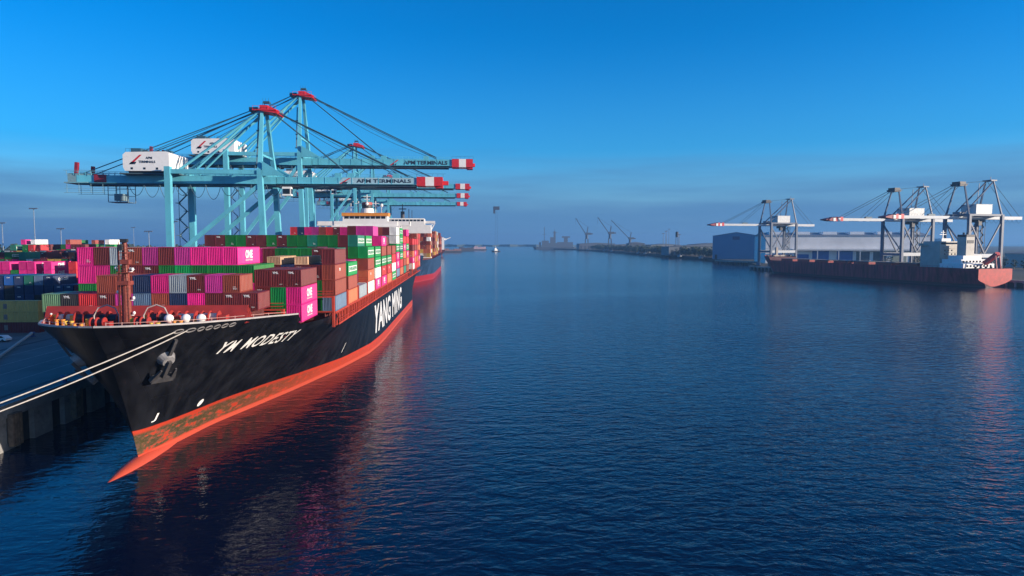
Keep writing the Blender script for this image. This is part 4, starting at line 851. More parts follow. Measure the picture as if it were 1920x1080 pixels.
    for k in range(n):
        x0 = -46 + k * 5.2
        if x0 > 2: break
        mb.path([(x0 + 5.2 * j / 10, -5.0, gz - .2 - 5.2 * (1 - (j / 5 - 1) ** 2) ** .8 * (.75 + .25 * ((k * 7) % 3) / 2)) for j in range(11)], .1, 0, 5)
    mb.build('festoon_cable', CABLE, t)
    # trolley, operator cab, spreader tackle
    xt = 8 if not big else -14
    mb = MB(); mb.bx(xt - 4, xt + 4, -4, 4, gz - .9, gz - .1); tr = mb.build('trolley', DARK, t)
    mb = MB(); mb.bx(xt - 1.5, xt + 1.5, -6.0, -3.4, gz - 4.0, gz - .9); cb = mb.build('operator_cab', WHITE, tr)
    mb = MB(); mb.bx(xt + 1.4, xt + 1.6, -5.8, -3.6, gz - 3.4, gz - 1.6); mb.bx(xt - 1.2, xt + 1.2, -6.1, -5.95, gz - 3.4, gz - 1.6); mb.build('window', GLASS, cb)
    # stair tower on the inland far leg
    mb = MB(); z = 5; k = 0
    while z < gz + 2:
        a, b = (-32.6, -35.6) if k % 2 == 0 else (-35.6, -32.6)
        mb.bar((a, fy + .5, z), (b, fy + .5, z + 3.0), .8, .25); mb.box((b, fy, z + 3.0), (1.4, 2.2, .2)); z += 3.0; k += 1
    for x in (-32.4, -35.8): mb.bar((x, fy + 1.1, 4), (x, fy + 1.1, gz + 2), .16)
    mb.build('stair_tower', mat('stair_grey', (.13, .22, .26), .6), t)
    mb = MB()
    for k in range(int((apex - zt - 6) / 6)): z = zt + 4 + k * 6; mb.box((-1.6, -7.0 + (z - zt) / (apex - zt) * 5, z), (1.6, 1.6, .2)); mb.bar((-1.9, -7.0 + (z - zt) / (apex - zt) * 5, z), (-1.9, -7.0 + (z + 6 - zt) / (apex - zt) * 5, z + 6), .5, .12)
    mb.build('mast_ladder', mat('stair_grey', (.13, .22, .26), .6), t)
    return t
sts_crane('nearest and lowest turquoise quay crane, its white machinery house fully in view', 253.6, 43.9, 2.9, 71.0, 64.0, 48.0, False)
sts_crane('tallest looking turquoise quay crane with red apex, just behind the nearest crane', 312, 57.0, 3.3, 88.5, 74.8, 61.2, True)
sts_crane('third turquoise quay crane along the quay, red apex above the ship bridge', 462, 58.8, 3.3, 87.6, 74.8, 63.0, True, False)
sts_crane('fourth turquoise quay crane, partly hazy, lower boom behind the third', 548, 58.6, 3.3, 87.0, 74.8, 62.8, True, False)
sts_crane('farthest and haziest turquoise quay crane on the left terminal', 662, 58.4, 3.3, 86.5, 74.0, 62.6, True, False)

# ------------------------------------------------------------------ right bank
RU = Vector((.197, -.980)); RN = Vector((.980, .197)); RB = Vector((288.7, 655.7))
def rp(t, off): p = RB + RU * t + RN * off; return p.x, p.y
RZ = 4.5
shore = [rp(600, 36), rp(-45, 36), (372, 870), (378, 980), (409, 1074), (405, 1177), (409, 1350), (415, 1580), (440, 2001), (432, 2384), (388, 2732), (306, 2951), (330, 3150), (900, 3600), (5000, 4200), (5000, 60)]
mb = MB(); mb.prism(shore[::-1], -2, RZ); 
gr = mb.build('ground', mat('far_ground', (.030, .036, .030), .9, var=.4, scale=.03, dirt=.7, dirtcol=(.03, .05, .03))); tag(gr, kind='structure')
# berth face with piles
be_ = thing('wharf', 'long piled wharf under the grey cranes on the right bank', 'wharf', (*rp(0, 34), 0), -R(168.6))
mb = MB(); mb.bx(-3, 1.0, -60, 600, RZ - 1.4, RZ + .1); mb.build('deck_slab', CONC, be_)
mb = MB(); mb.bx(-2.9, -2.6, -60, 600, -1, RZ - 1.4); mb.build('rear_wall', DARK, be_)
PM = MB(); PM.tube((0, 0, -2), (0, 0, RZ - 1.4), .7, 0, 10); PM.box((.2, 0, RZ - 1.6), (1.6, 1.8, .5)); PMM = PM.mesh('pile', [CONC])
for k in range(66):
    o = bpy.data.objects.new('pile', PMM); COL.objects.link(o); o.parent = be_; o.location = (.1, -58 + k * 6.4, 0)
for i, (x, y) in enumerate(((412, 1120), (414, 1240), (418, 1330), (425, 1520), (430, 1600), (446, 1960), (448, 2080), (436, 2300))):
    t = thing('work_boat', ['small dark work boat nearest the blue shed', 'work boat with pale cabin under the far bank trees', 'second work boat moored below the long dull shed', 'dark work boat below the flat grey depot', 'small work boat off the office block', 'work boat near the brown quay store', 'work boat below the middle jib crane', 'farthest work boat by the wharf shed'][i], 'boat', (x - 14, y, 0), R(100 + 5 * i), 'work boats along the far shore')
    mb = MB(); mb.add([(-13, 0, 3.4), (-8, -3.6, 3), (12, -3.6, 2.4), (12, 3.6, 2.4), (-8, 3.6, 3), (-11, 0, -.3), (-7, -3, -.3), (11.5, -3, -.3), (11.5, 3, -.3), (-7, 3, -.3)], [(0, 1, 2, 3, 4), (5, 6, 1, 0), (6, 7, 2, 1), (7, 8, 3, 2), (8, 9, 4, 3), (9, 5, 0, 4)]); mb.build('hull', DARK, t)
    mb = MB(); mb.bx(-4, 4, -2.2, 2.2, 2.6, 5.6); mb.bx(-3, 0, -1.8, 1.8, 5.6, 7.6); mb.bar((-1, 0, 7.6), (-1, 0, 12), .3); mb.build('cabin', mat('cabin_grey', (.30, .32, .34)), t)
p2 = thing('jetty', 'short dark piled jetty in front of the blue shed', 'jetty', (366, 905, 0), R(14))
mb = MB(); mb.bx(-8, 10, -70, 30, 3.4, 4.6); mb.bx(-8.2, -8, -70, 30, 4.6, 5.6); mb.build('deck_slab', CONC, p2)
for k in range(14):
    mb = MB(); mb.tube((-7, -68 + k * 7, -2), (-7, -68 + k * 7, 3.4), .9, 0, 10); mb.build('pile', DARK, p2)

def grey_crane(label, t0):
    t = thing('quay_crane', label, 'crane', (*rp(t0, 38), RZ), 0, 'grey quay cranes on the right terminal'); t.rotation_euler.z = atan2(-RN.y, -RN.x)
    gz, zt, apex, tip, fy = 42.3, 44.6, 68.0, 66.0, 10.0
    G_, P_ = CGREY, CLGREY
    for sy in (-1, 1):
        for x in (0, -30.5):
            mb = MB(); mb.bar((x, sy * fy, 3.6), (x, sy * fy, zt + 1), 2.0, 2.0); mb.build('leg', G_, t)
            mb = MB(); mb.box((x, sy * fy, 2.2), (1.8, 7, 2.6)); mb.box((x, sy * fy, .6), (1.0, 6.6, 1.0), 1); mb.build('bogie', [G_, DARK], t)
        mb = MB(); mb.bar((0, sy * fy, 15.6), (-30.5, sy * fy, 15.6), 1.6, 2.6); mb.build('portal_beam', P_ if sy > 0 else G_, t)
        mb = MB(); mb.bar((0, sy * fy, gz - 1), (-15, sy * fy, 17), .9, .9); mb.bar((-30.5, sy * fy, gz - 1), (-15, sy * fy, 17), .9, .9); mb.build('brace', G_, t)
        mb = MB(); mb.bar((0, sy * fy, zt + .6), (-30.5, sy * fy, zt + .6), 1.2, 1.4); mb.build('upper_tie_beam', G_, t)
        mb = MB(); mb.bar((0, sy * (fy - .3), zt), (-1.5, sy * 3.4, apex), 1.1, 1.1, 0, .8, .8); mb.build('mast_leg', G_, t)
        mb = MB(); mb.bar((-30.5, sy * (fy - .3), zt), (-29.0, sy * 3.0, apex + 3), 1.1, 1.1, 0, .8, .8); mb.build('rear_mast_leg', G_, t)
        mb = MB(); mb.tube((-28.5, sy * 3, apex + 1.6), (-1.5, sy * 4.2, zt + 1.6), .55, 0, 8); mb.build('back_strut', G_, t)
        mb = MB(); mb.tube((1, sy * 2.6, apex), (.78 * tip, sy * 2.6, zt + .4), .2, 0, 6); mb.tube((1, sy * 2.6, apex - .6), (.45 * tip, sy * 2.6, zt + .4), .16, 0, 6); mb.build('forestay', CABLE, t)
        mb = MB(); mb.tube((-2, sy * 2, apex + .6), (-28.5, sy * 2, apex + 3), .16, 0, 6); mb.tube((-29, sy * 2, apex + 3), (-56, sy * 3, zt), .16, 0, 6); mb.build('tie_rope', CABLE, t)
        mb = MB(); mb.bx(-58, 3, sy * 3 - .6, sy * 3 + .6, gz, zt); mb.build('girder', P_, t)
    for x, z in ((0, zt + .6), (-30.5, zt + .6), (0, 15.6), (-30.5, 15.6)): mb = MB(); mb.bar((x, -fy, z), (x, fy, z), 1.3, 1.8); mb.build('cross_beam', G_, t)
    mb = MB(); mb.bar((0, -fy, gz - 2), (0, fy, 18), .8); mb.build('cross_brace', G_, t)
    mb = MB()
    for sy in (-1, 1): mb.bx(3.2, tip - 14, sy * 3 - .55, sy * 3 + .55, gz + .1, zt - .1)
    for k in range(7): mb.bar((6 + k * 7, -3, gz + 1.6), (6 + k * 7, 3, gz + 1.6), .6)
    bo = mb.build('boom', P_, t)
    x = tip - 14
    for m_, d in ((CRED, 2.6), (WHITE, 2.2), (CRED, 2.2), (WHITE, 2.2)):
        mb = MB(); mb.bx(x, x + d, -3.9, 3.9, gz - .2, zt + (.9 if m_ is CRED else .1)); mb.build('boom_end_band', m_, bo); x += d
    mb = MB(); mb.yprism([(x, gz - .2), (tip + 1.5, gz + .6), (tip + 1.5, gz + 1.4), (x, zt + .4)], -3.6, 3.6); mb.build('boom_tip', mat('crane_dark_red', (.25, .015, .03)), bo)
    mb = MB()
    for k in range(18): mb.bar((4 + k * 2.7, 3, zt), (4 + k * 2.7, 3, zt + 1.1), .08)
    mb.bar((4, 3, zt + 1.1), (50, 3, zt + 1.1), .08); mb.bx(24, 30, 2, 3.6, zt, zt + 1.2); mb.build('boom_rail', CABLE, bo)
    mb = MB(); mb.bx(-4.4, 3.2, -4.4, 4.4, apex - .4, apex); mb.bx(-3, 2.4, -3.4, 3.4, apex, apex + 1.6); mb.bx(-3.4, 3.0, -4, 4, apex - 1.6, apex - .4); mb.build('apex_platform', DARK, t)
    mb = MB(); mb.bx(-32, -26.5, -3.6, 3.6, apex + 2.6, apex + 3.6); mb.bar((-30, 0, apex + 3.6), (-30, 0, apex + 6), .3); mb.build('rear_apex_platform', G_, t)
    mb = MB(); mb.bx(-25, -10, -6, 6.5, zt + 1.2, zt + 8.4); mb.bx(-25.2, -9.8, -6.2, 6.7, zt + 8.4, zt + 8.6); ho = mb.build('machinery_house', mat('house_pale', (.62, .64, .63), .5), t)
    mb = MB(); mb.bx(-27, -8, -7.4, 7.8, zt + .7, zt + 1.2); mb.build('house_platform', DARK, ho)
    mb = MB(); mb.bar((-18, 0, zt + 8.4), (-19.5, 0, apex + 1), .35); mb.build('rear_hanger', G_, t)
    mb = MB(); mb.bx(-5, 3, -5, 5, zt + .6, zt + .9); mb.bx(-3, 1, -3, 3, zt + .9, zt + 3)
    for k in range(5): mb.bar((-5 + k * 2, 5, zt + .9), (-5 + k * 2, 5, zt + 2.2), .12)
    mb.build('hinge_platform', G_, t)
    mb = MB(); mb.bx(-22, -16, -3.6, 3.6, gz - 2.2, gz - .1); mb.bx(-17, -14, 3, 5.6, gz - 4.6, gz - 1.6); mb.build('trolley', DARK, t)
    mb = MB()
    for k in range(9): x0 = -56 + k * 4.4; mb.path([(x0 + 4.4 * j / 6, 4.4, gz - .1 - 2.6 * (1 - (j / 3 - 1) ** 2)) for j in range(7)], .1, 0, 4)
    mb.build('festoon_cable', CABLE, t)
    mb = MB(); z = 4; k = 0
    while z < gz + 8:
        a, b = (-33, -36) if k % 2 == 0 else (-36, -33); mb.bar((a, -fy + 1, z), (b, -fy + 1, z + 3), .9, .3); mb.box((b, -fy + 1, z + 3), (1.6, 2, .25)); z += 3; k += 1
    for a in (-32.6, -36.4):
        for y in (-fy, -fy + 2): mb.bar((a, y, 3), (a, y, gz + 8), .25)
    mb.build('stair_tower', DARK, t)
    return t
grey_crane('farthest grey quay crane on the right bank, beside the blue shed', -39)
grey_crane('middle grey quay crane on the right bank, above the red bulk carrier', 128)
grey_crane('nearest grey quay crane on the right bank, behind the red ship stern', 187)

# ---------------- red bulk carrier alongside the right bank
H3 = Hull(238, 32, 15, [(-2, 8), (0, 6.5), (6, 4), (15, 0)],
          [(0, 0), (8, 6), (18, 12), (32, 15.6), (40, 16), (195, 16), (215, 13), (230, 9), (238, 7.6)],
          [(0, 0), (1, 4), (4, 8.5), (10, 12.5), (20, 15.4), (30, 16), (222, 16), (238, 14.6)], 1.1,
          [(0, 16.8), (20, 16.2), (22, 12.8), (238, 12.4)])
cx, cy = rp(-2, 16.5)
s3 = thing('bulk_carrier', 'dark red bulk carrier moored at the right bank, sunlit red transom towards us', 'bulk carrier', (cx, cy, 0), -R(168.6))
H3.build('hull', hull_mat('hull_red', (0.24, 0.018, 0.026), (0.10, 0.02, 0.025), 2.0, 0.1), s3, nz=14)
H3.deck('deck', mat('bulk_deck', (.10, .04, .04), .7, var=.3), s3, 0.4); H3.bulwark('bulwark', [DECKRED, DECKRED], s3, 0, 20, 1.0)
mb = MB()
nz_ = 10; pr = []
for k in range(nz_ + 1):
    z = 0.7 + (12.3 - .7) * k / nz_; hw = 14.4 * min(1, (.25 + .75 * min(1, (z - .7) / 4.2)) if z < 4.9 else 1); pr.append((hw, z))
mb.add([(-a, 238.12 + .0 * b, b) for a, b in pr] + [(a, 238.12, b) for a, b in pr], [(k, nz_ + 1 + k, nz_ + 2 + k, k + 1) for k in range(nz_)][::1])
mb.f = [f[::-1] for f in mb.f]
mb.build('transom', mat('transom_lit_red', (.50, .032, .022), .6, var=.2, scale=.4, dirt=.5, dirtcol=(.36, .06, .04)), s3)  # sunlit brightness of the stern painted in, brighter than the hull red
for k in range(7):
    y = 30 + k * 23.0
    mb = MB(); mb.bx(-8.5, 8.5, y, y + 16, 12.3, 14.0); mb.bx(-8.8, 0, y - .2, y + 16.2, 14.0, 14.5, 1); mb.bx(.1, 8.8, y - .2, y + 16.2, 14.0, 14.5, 1); mb.build('hatch_cover', [DECKRED, mat('hatch_dark', (.06, .05, .06), .6)], s3)
mb = MB(); mb.bx(-1, 1, 10, 12, 16, 25); mb.bar((0, 11, 25), (0, 11, 30), .3); mb.bx(-6, 6, 12, 16, 16.2, 17.6); mb.build('foremast', mat('bulk_mast', (.35, .30, .26)), s3)
for k in range(5):
    mb = MB(); mb.bx(-14 + k * 6.4, -12 + k * 6.4, 14, 16, 16.2, 17.6); mb.build('windlass', DARK, s3)
mb = MB(); mb.path([(15.7, 24, 13.6)] + [(15.6, 40 + 17 * k, 13.5) for k in range(11)], .08, 0, 4)
for k in range(50): mb.bar((15.7, 24 + k * 4, 12.5), (15.7, 24 + k * 4, 13.6), .1)
mb.build('guard_rail', LASH, s3)
mb = MB(); mb.bx(-13, 13, 191, 207, 12.4, 27.5); mb.bx(-12, 12, 192, 206, 27.5, 30.6); mb.bx(-15.8, 15.8, 191.5, 197, 27.4, 28.0); mb.bx(-15.8, 15.8, 191.5, 191.8, 28, 29.2)
for z in range(5): mb.bx(-13.3, 13.3, 190.8, 207.3, 15 + z * 2.6, 15.2 + z * 2.6)
BW = mat('bulk_paint', (.44, .42, .37), .5, var=.12, scale=.2, dirt=.3)
ab = mb.build('accommodation_block', BW, s3)
for i in range(7):
    for zz in (15.9, 18.5, 21.1, 23.7):
        if (i * 3 + int(zz)) % 4 == 0: continue
        mb = MB(); mb.bx(-10 + i * 3.0, -9 + i * 3.0, 206.95, 207.08, zz, zz + 1.0); mb.build('window', GLASS, ab)
mb = MB(); mb.bx(-11, 11, 191.8, 206.2, 28.6, 29.7); mb.build('window', GLASS, ab)
mb = MB(); mb.bar((0, 197, 30.6), (0, 197, 38.5), .6); mb.bar((-3, 197, 35.5), (3, 197, 35.5), .4); mb.bar((-2, 197, 37), (2, 197, 37), .3); mb.bx(-4, 4, 194, 200, 30.6, 32.6, 0); mb.build('radar_mast', WHITE, s3)
mb = MB(); mb.bx(-3.6, 3.6, 212, 219, 20, 33.6); mb.bx(-3.7, 3.7, 211.9, 219.1, 33.6, 35.2, 1); mb.bx(-2.8, 2.8, 219.0, 219.15, 29.2, 31.4, 1)
for x in (-1.6, 1.6): mb.tube((x, 215, 35), (x, 215, 36.6), .7, 1, 8)
mb.build('funnel', [BW, DARK], s3)
mb = MB(); mb.bx(-13.4, 13.4, 207.5, 226, 12.4, 15.4); mb.bx(-12, 12, 208, 223, 15.4, 18.2); mb.bx(-8, 8, 209, 221, 18.2, 20.8)
for k in range(9):
    x = -12 + k * 3; mb.bar((x, 226, 15.4), (x, 226, 16.6), .15)
pd = mb.build('poop_deckhouse', WHITE, s3)
for i in range(8):
    for (zz, yy) in ((13.2, 226.02), (16.1, 223.02)):
        mb = MB(); mb.bx(-11 + i * 2.9, -9.6 + i * 2.9, yy - .1, yy + .05, zz, zz + 1.3); mb.build('window', GLASS, pd)
mb = MB(); mb.bar((-4, 236, 22.5), (-4, 227, 15.5), 3.0, 2.4); mb.build('lifeboat', mat('lifeboat_red', (.45, .05, .05), .5), s3)
mb = MB(); mb.bar((-5.8, 237, 12.4), (-5.8, 235.5, 23), .5); mb.bar((-2.2, 237, 12.4), (-2.2, 235.5, 23), .5); mb.bar((-5.8, 235.5, 23), (-5.8, 226, 16), .4); mb.bar((-2.2, 235.5, 23), (-2.2, 226, 16), .4); mb.build('lifeboat_davit', mat('davit_red', (.4, .06, .08)), s3)
for k in range(6):
    mb = MB(); x = -11 + k * 4.4; mb.tube((x, 233, 12.4), (x, 233, 13.8), .8, 0, 10); mb.build('mooring_winch', DARK, s3)

# ---------------- sheds and warehouse on the right bank
wh = thing('warehouse', 'long pale warehouse with blue roller doors behind the grey cranes', 'warehouse', (456, 784, RZ), R(-101.5))
L0, L1, D1, HW = -93, 93, 60, 33.0     # local y along the facade, +x its front
mb = MB(); mb.bx(-D1, 0, L0, L1, 0, HW)
mb.bx(0, .25, L0, L1, 18.6, 19.2); mb.bx(0, .3, L0, L1, HW - 1.2, HW - .4)
mb.build('wall', mat('wall_pale', (.84, .83, .80), .7, var=.1, scale=.05, dirt=.3, dirtcol=(.48, .50, .52)), wh)
mb = MB(); mb.yprism([(-D1 - 1, HW), (1, HW), (-D1/2, HW + 4.5)], L0 - 1, L1 + 1); ro = mb.build('roof', mat('roof_grey', (.16, .20, .25), .6), wh)
for k in range(6):
    mb = MB(); y = L0 + 6 + k * 31; mb.bx(-26, -8, y, y + 16, HW + 1.6, HW + 5.0); mb.build('skylight', mat('skylight', (.84, .86, .86), .35), ro)
mb = MB(); mb.bx(0, 7, L0 + 30, L1 - 4, 16.2, 17.2); mb.bx(6.6, 7.1, L0 + 30, L1 - 4, 15.6, 17.4); mb.build('canopy', mat('canopy_pale', (.60, .62, .62)), wh)
for k in range(7):
    y = L0 + 34 + k * 24; mb = MB(); mb.bx(6.2, 6.9, y - .5, y + .5, 0, 16.2); mb.build('canopy_post', CLGREY, wh)
for y, w_, h_, c in ((L0 + 8, 13, 11, 0), (L0 + 24, 7, 11, 0), (L0 + 36, 14, 11, 0), (L0 + 54, 19, 15, 0), (L0 + 82, 18, 15, 0), (L0 + 104, 15, 14, 1), (L0 + 123, 15, 14, 1), (L0 + 144, 16, 14, 2), (L0 + 164, 13, 12, 1)):
    mb = MB(); mb.bx(.02, .3, y, y + w_, 0, h_)
    for q in range(int(h_ / 2)): mb.bx(.3, .36, y, y + w_, 1 + q * 2, 1.15 + q * 2)
    mb.build('roller_door', [mat('door_blue', (.03, .12, .40), .5), mat('door_grey', (.07, .09, .12), .5), mat('door_olive', (.33, .36, .28), .6)][c], wh)
sd = thing('shed', 'plain blue gabled shed standing at the waterside', 'shed', (374, 1002, RZ), -R(20))
SB = mat('shed_blue', (.06, .21, .38), .55, var=.06, scale=.05, bump=.1)
mb = MB(); mb.yprism([(0, 0), (67, 0), (67, 35), (33, 40), (0, 35)], 0, 55); mb.build('wall', SB, sd)
mb = MB(); mb.add([(-1, -1, 34.9), (33, -1, 40.4), (33, 56, 40.4), (-1, 56, 34.9)], [(0, 1, 2, 3)]); mb.add([(33, -1, 40.4), (68, -1, 34.9), (68, 56, 34.9), (33, 56, 40.4)], [(0, 1, 2, 3)]); mb.build('roof', mat('shed_roof', (.10, .20, .34)), sd)
mb = MB(); mb.bx(28, 38, -.2, 0, 29, 34); mb.build('gable_sign', mat('sign_navy', (.015, .05, .15)), sd)
mb = MB(); mb.bx(3, 6.5, -.2, 0, 0, 7); mb.build('door', DARK, sd)
def low_shed(label, x, y, w_, d, h, col, cat='shed', rz=0.0, name='shed'):
    t = thing(name, label, cat, (x, y, RZ), rz); mb = MB(); mb.bx(0, w_, 0, d, 0, h); mb.build('wall', mat('wall_' + '%d' % int(1000 * col[0] + 10 * col[2] * 100), col, .7), t)
    mb = MB(); mb.yprism([(-1, h), (w_ + 1, h), (w_/2, h + h * .18)], -1, d + 1); mb.build('roof', mat('roof_dull', (.12, .14, .17), .7), t)
    for k in range(max(2, int(w_ / 14))):
        mb = MB(); x0 = 4 + k * (w_ - 6) / max(2, int(w_ / 14)); mb.bx(x0, x0 + 5, -.15, 0, .5, h * .6); mb.build('door', DARK, t)
    return t
low_shed('long dull shed with dark doors left of the blue shed', 395, 1290, 120, 50, 17, (.16, .18, .20))
low_shed('low brown grey shed beyond the jib cranes', 470, 2150, 150, 60, 17, (.14, .13, .14))
low_shed('wide dark wharf shed beside the grey hulled vessel', 415, 2420, 130, 60, 20, (.10, .11, .14))
low_shed('pale wharf building with a tall chimney block near the jib cranes', 500, 1790, 80, 60, 18, (.26, .27, .27))
low_shed('flat grey depot behind the far shore trees', 520, 1500, 90, 60, 20, (.20, .22, .24))
low_shed('small pale office block among the far shore trees', 440, 1640, 36, 20, 14, (.34, .34, .33))
low_shed('narrow dark store beside the pale wharf building', 452, 1840, 44, 30, 22, (.07, .08, .10))
low_shed('reddish brown quay store at the water below the jib cranes', 440, 2050, 60, 30, 12, (.16, .08, .07))
low_shed('pale grey tank house left of the long dull shed', 425, 1420, 40, 24, 12, (.38, .38, .37))
# far piers beyond the warehouse
low_shed('pale low terminal building seen between the legs of the nearest grey crane', 560, 640, 60, 30, 14, (.35, .37, .36))

# ---------------- far shore: grey naval vessel, jib cranes, masts, woods
NV = mat('naval_grey', (.13, .15, .18), .6, var=.1)
nv = thing('naval_vessel', 'grey vessel with tall blocky superstructure moored at the far point', 'ship', (345, 2790, 0), R(-6))
mb = MB(); mb.add([(-62, 0, 12), (-48, -10, 11), (110, -10, 10), (118, 0, 10), (110, 10, 10), (-48, 10, 11), (-50, 0, 0), (-44, -8, 0), (112, -8, 0), (112, 8, 0), (-44, 8, 0)], [(0, 1, 2, 3, 4, 5), (6, 7, 1, 0), (7, 8, 2, 1), (8, 9, 4, 3, 2), (9, 10, 5, 4), (10, 6, 0, 5)]); mb.build('hull', NV, nv)
mb = MB(); mb.bx(-34, -26, -6, 6, 11, 30); mb.bx(-22, 6, -8, 8, 11, 36); mb.bx(6, 40, -8, 8, 11, 26); mb.bx(12, 34, -7, 7, 26, 50); mb.bx(40, 105, -8, 8, 10, 30); mb.build('superstructure', NV, nv)
mb = MB(); mb.bx(26, 34, -4, 4, 50, 74); mb.bar((-12, 0, 36), (-12, 0, 92), 2.2); mb.bar((-20, 0, 62), (-4, 0, 62), 1.2); mb.bar((30, 0, 74), (30, 0, 84), 1.6); mb.bar((22, 0, 70), (44, 0, 70), 1.4); mb.build('mast', NV, nv)
mb = MB(); mb.bx(60, 92, -5, 5, 48, 54); mb.bx(68, 84, -4, 4, 30, 48); mb.build('funnel', NV, nv)
def jib_crane(label, x, y, ph, jl, ang, s):
    t = thing('jib_crane', label, 'crane', (x, y, RZ), 0, 'shipyard jib cranes on the far shore')
    c_ = mat('jib_dark', (.06, .075, .10), .6)
    for sx in (-1, 1):
        for sy in (-1, 1): mb = MB(); mb.bar((sx * 6 * s, sy * 6 * s, 0), (sx * 4 * s, sy * 4 * s, ph * .72), 1.8 * s); mb.build('leg', c_, t)
    mb = MB(); mb.tube((0, 0, ph * .7), (0, 0, ph), 4.5 * s, 0, 12); mb.build('slew_column', c_, t)
    mb = MB(); mb.bx(-6 * s, 14 * s, -5 * s, 5 * s, ph, ph + 7 * s); mb.bx(14 * s, 20 * s, -4 * s, 4 * s, ph + 1 * s, ph + 5 * s); mb.bar((1 * s, 0, ph + 6 * s), (4 * s, 0, ph + 26 * s), 2.6 * s, 3 * s); mb.build('cab', c_, t)
    e = (-4 * s - jl * cos(ang), 0, ph + 3 * s + jl * sin(ang)); mb = MB()
    for sy in (-1, 1): mb.bar((-4 * s, sy * 2.6 * s, ph + 3 * s), (e[0], sy * .8 * s, e[2]), 1.3 * s, 1.6 * s)
    for k in range(12):
        f = k / 12; mb.bar((-4*s - jl*cos(ang)*f, -2.6*s*(1-f), ph + 3*s + jl*sin(ang)*f), (-4*s - jl*cos(ang)*(f + .08), 2.6*s*(1-f), ph + 3*s + jl*sin(ang)*(f + .08)), .7 * s)
    mb.build('jib', c_, t)
    mb = MB(); mb.tube((4 * s, 0, ph + 26 * s), e, .35 * s, 0, 5); mb.tube(e, (e[0] - 1, 0, e[2] - 22 * s), .3 * s, 0, 5); mb.build('luffing_rope', c_, t)
jib_crane('leftmost jib crane on the far shore, its jib raised steeply', 443, 2430, 52, 66, R(57), 1.05)
jib_crane('middle jib crane on the far shore with a pale cab base', 473, 2180, 52, 62, R(54), .95)
jib_crane('rightmost jib crane on the far shore with the longest low jib', 497, 2010, 34, 76, R(45), .8)
ex = [(1.16, 1500, 40), (1.2, 1600, 52), (1.24, 1720, 60), (1.02, 1290, 46), (1.10, 1380, 40), (.98, 1210, 42)]
for i, (k, y, h) in enumerate([(440, 1480, 44), (470, 1560, 50), (520, 1700, 58), (428, 1330, 40), (560, 1850, 56)]):
    t = thing('light_mast', ORD[i] + ' slim light mast on the far shore, counted from the blue shed' if 0 else ['slim light mast by the long dull shed', 'slim light mast above the far shore trees', 'tall light mast near the pale wharf building', 'short light mast left of the blue shed', 'distant light mast behind the jib cranes'][i], 'light mast', (k, y, RZ), 0, 'light masts on the far shore')
    mb = MB(); mb.tube((0, 0, 0), (0, 0, h), .7, 0, 8, .4); mb.build('pole', CGREY, t); mb = MB(); mb.bx(-3, 3, -.8, .8, h, h + 1.2); mb.build('lamp_head', CGREY, t)
wt = thing('water_tower', 'small dark tank on legs rising above the far shore', 'tower', (455, 1430, RZ)); 
for sx, sy in ((-1, -1), (1, -1), (1, 1), (-1, 1)): mb = MB(); mb.bar((sx * 3, sy * 3, 0), (sx * 2, sy * 2, 36), .6); mb.build('leg', CGREY, wt)
mb = MB(); mb.tube((0, 0, 36), (0, 0, 46), 3.2, 0, 12); mb.ball((0, 0, 46), (3.2, 3.2, 2)); mb.build('tank', DARK, wt)
def woods(name, label, pts, hmin, hmax, n, seed, wid, col):
    r_ = random.Random(seed); mb = MB()
    seg = []; tot = 0
    for a, b in zip(pts, pts[1:]): l = (Vector(b) - Vector(a)).length; seg.append((a, b, l)); tot += l
    for i in range(n):
        d = r_.random() * tot
        for a, b, l in seg:
            if d <= l: break
            d -= l
        f = d / l; x = a[0] + (b[0] - a[0]) * f + r_.uniform(-wid, wid); y = a[1] + (b[1] - a[1]) * f + r_.uniform(-wid, wid)
        h = r_.uniform(hmin, hmax); cr = h * r_.uniform(.28, .42); z0 = RZ
        mb.bar((x, y, z0), (x, y, z0 + h * .5), h * .05, h * .05, 0)
        for k in range(70):
            u = Vector((r_.gauss(0, 1), r_.gauss(0, 1), r_.gauss(0, 1))); u.normalize(); u *= r_.random() ** .4
            c = Vector((x + u.x * cr, y + u.y * cr, z0 + h * .6 + u.z * h * .4)); s_ = h * r_.uniform(.05, .11)
            a_ = Vector((r_.uniform(-1, 1), r_.uniform(-1, 1), r_.uniform(-1, 1))).normalized(); b_ = a_.orthogonal().normalized()
            mb.add([c - a_ * s_, c - b_ * s_, c + a_ * s_, c + b_ * s_], [(0, 1, 2, 3)], 1 + (k % 2))
    o = mb.build(name, [mat('bark', (.06, .045, .03)), mat('leaf_' + name + col, {'a': (.020, .038, .014), 'b': (.03, .055, .03)}[col], .8), mat('leaf_dark_' + name + col, (.012, .024, .012), .8)])
    return tag(o, label, 'woods', kind='stuff')
woods('woods', 'dark green trees and scrub along the far right shore', [(418, 1085), (421, 1350), (428, 1600), (452, 1980), (448, 2330)], 8, 19, 430, 5, 11, 'a')
woods('woods', 'hazy line of trees beyond the left container yard', [(-760, 1000), (-560, 1120), (-420, 1180), (-330, 1300), (-200, 1500)], 14, 24, 150, 6, 30, 'b')
woods('woods', 'scattered trees behind the right bank buildings', [(470, 690), (540, 560), (600, 480)], 8, 15, 40, 8, 25, 'a')
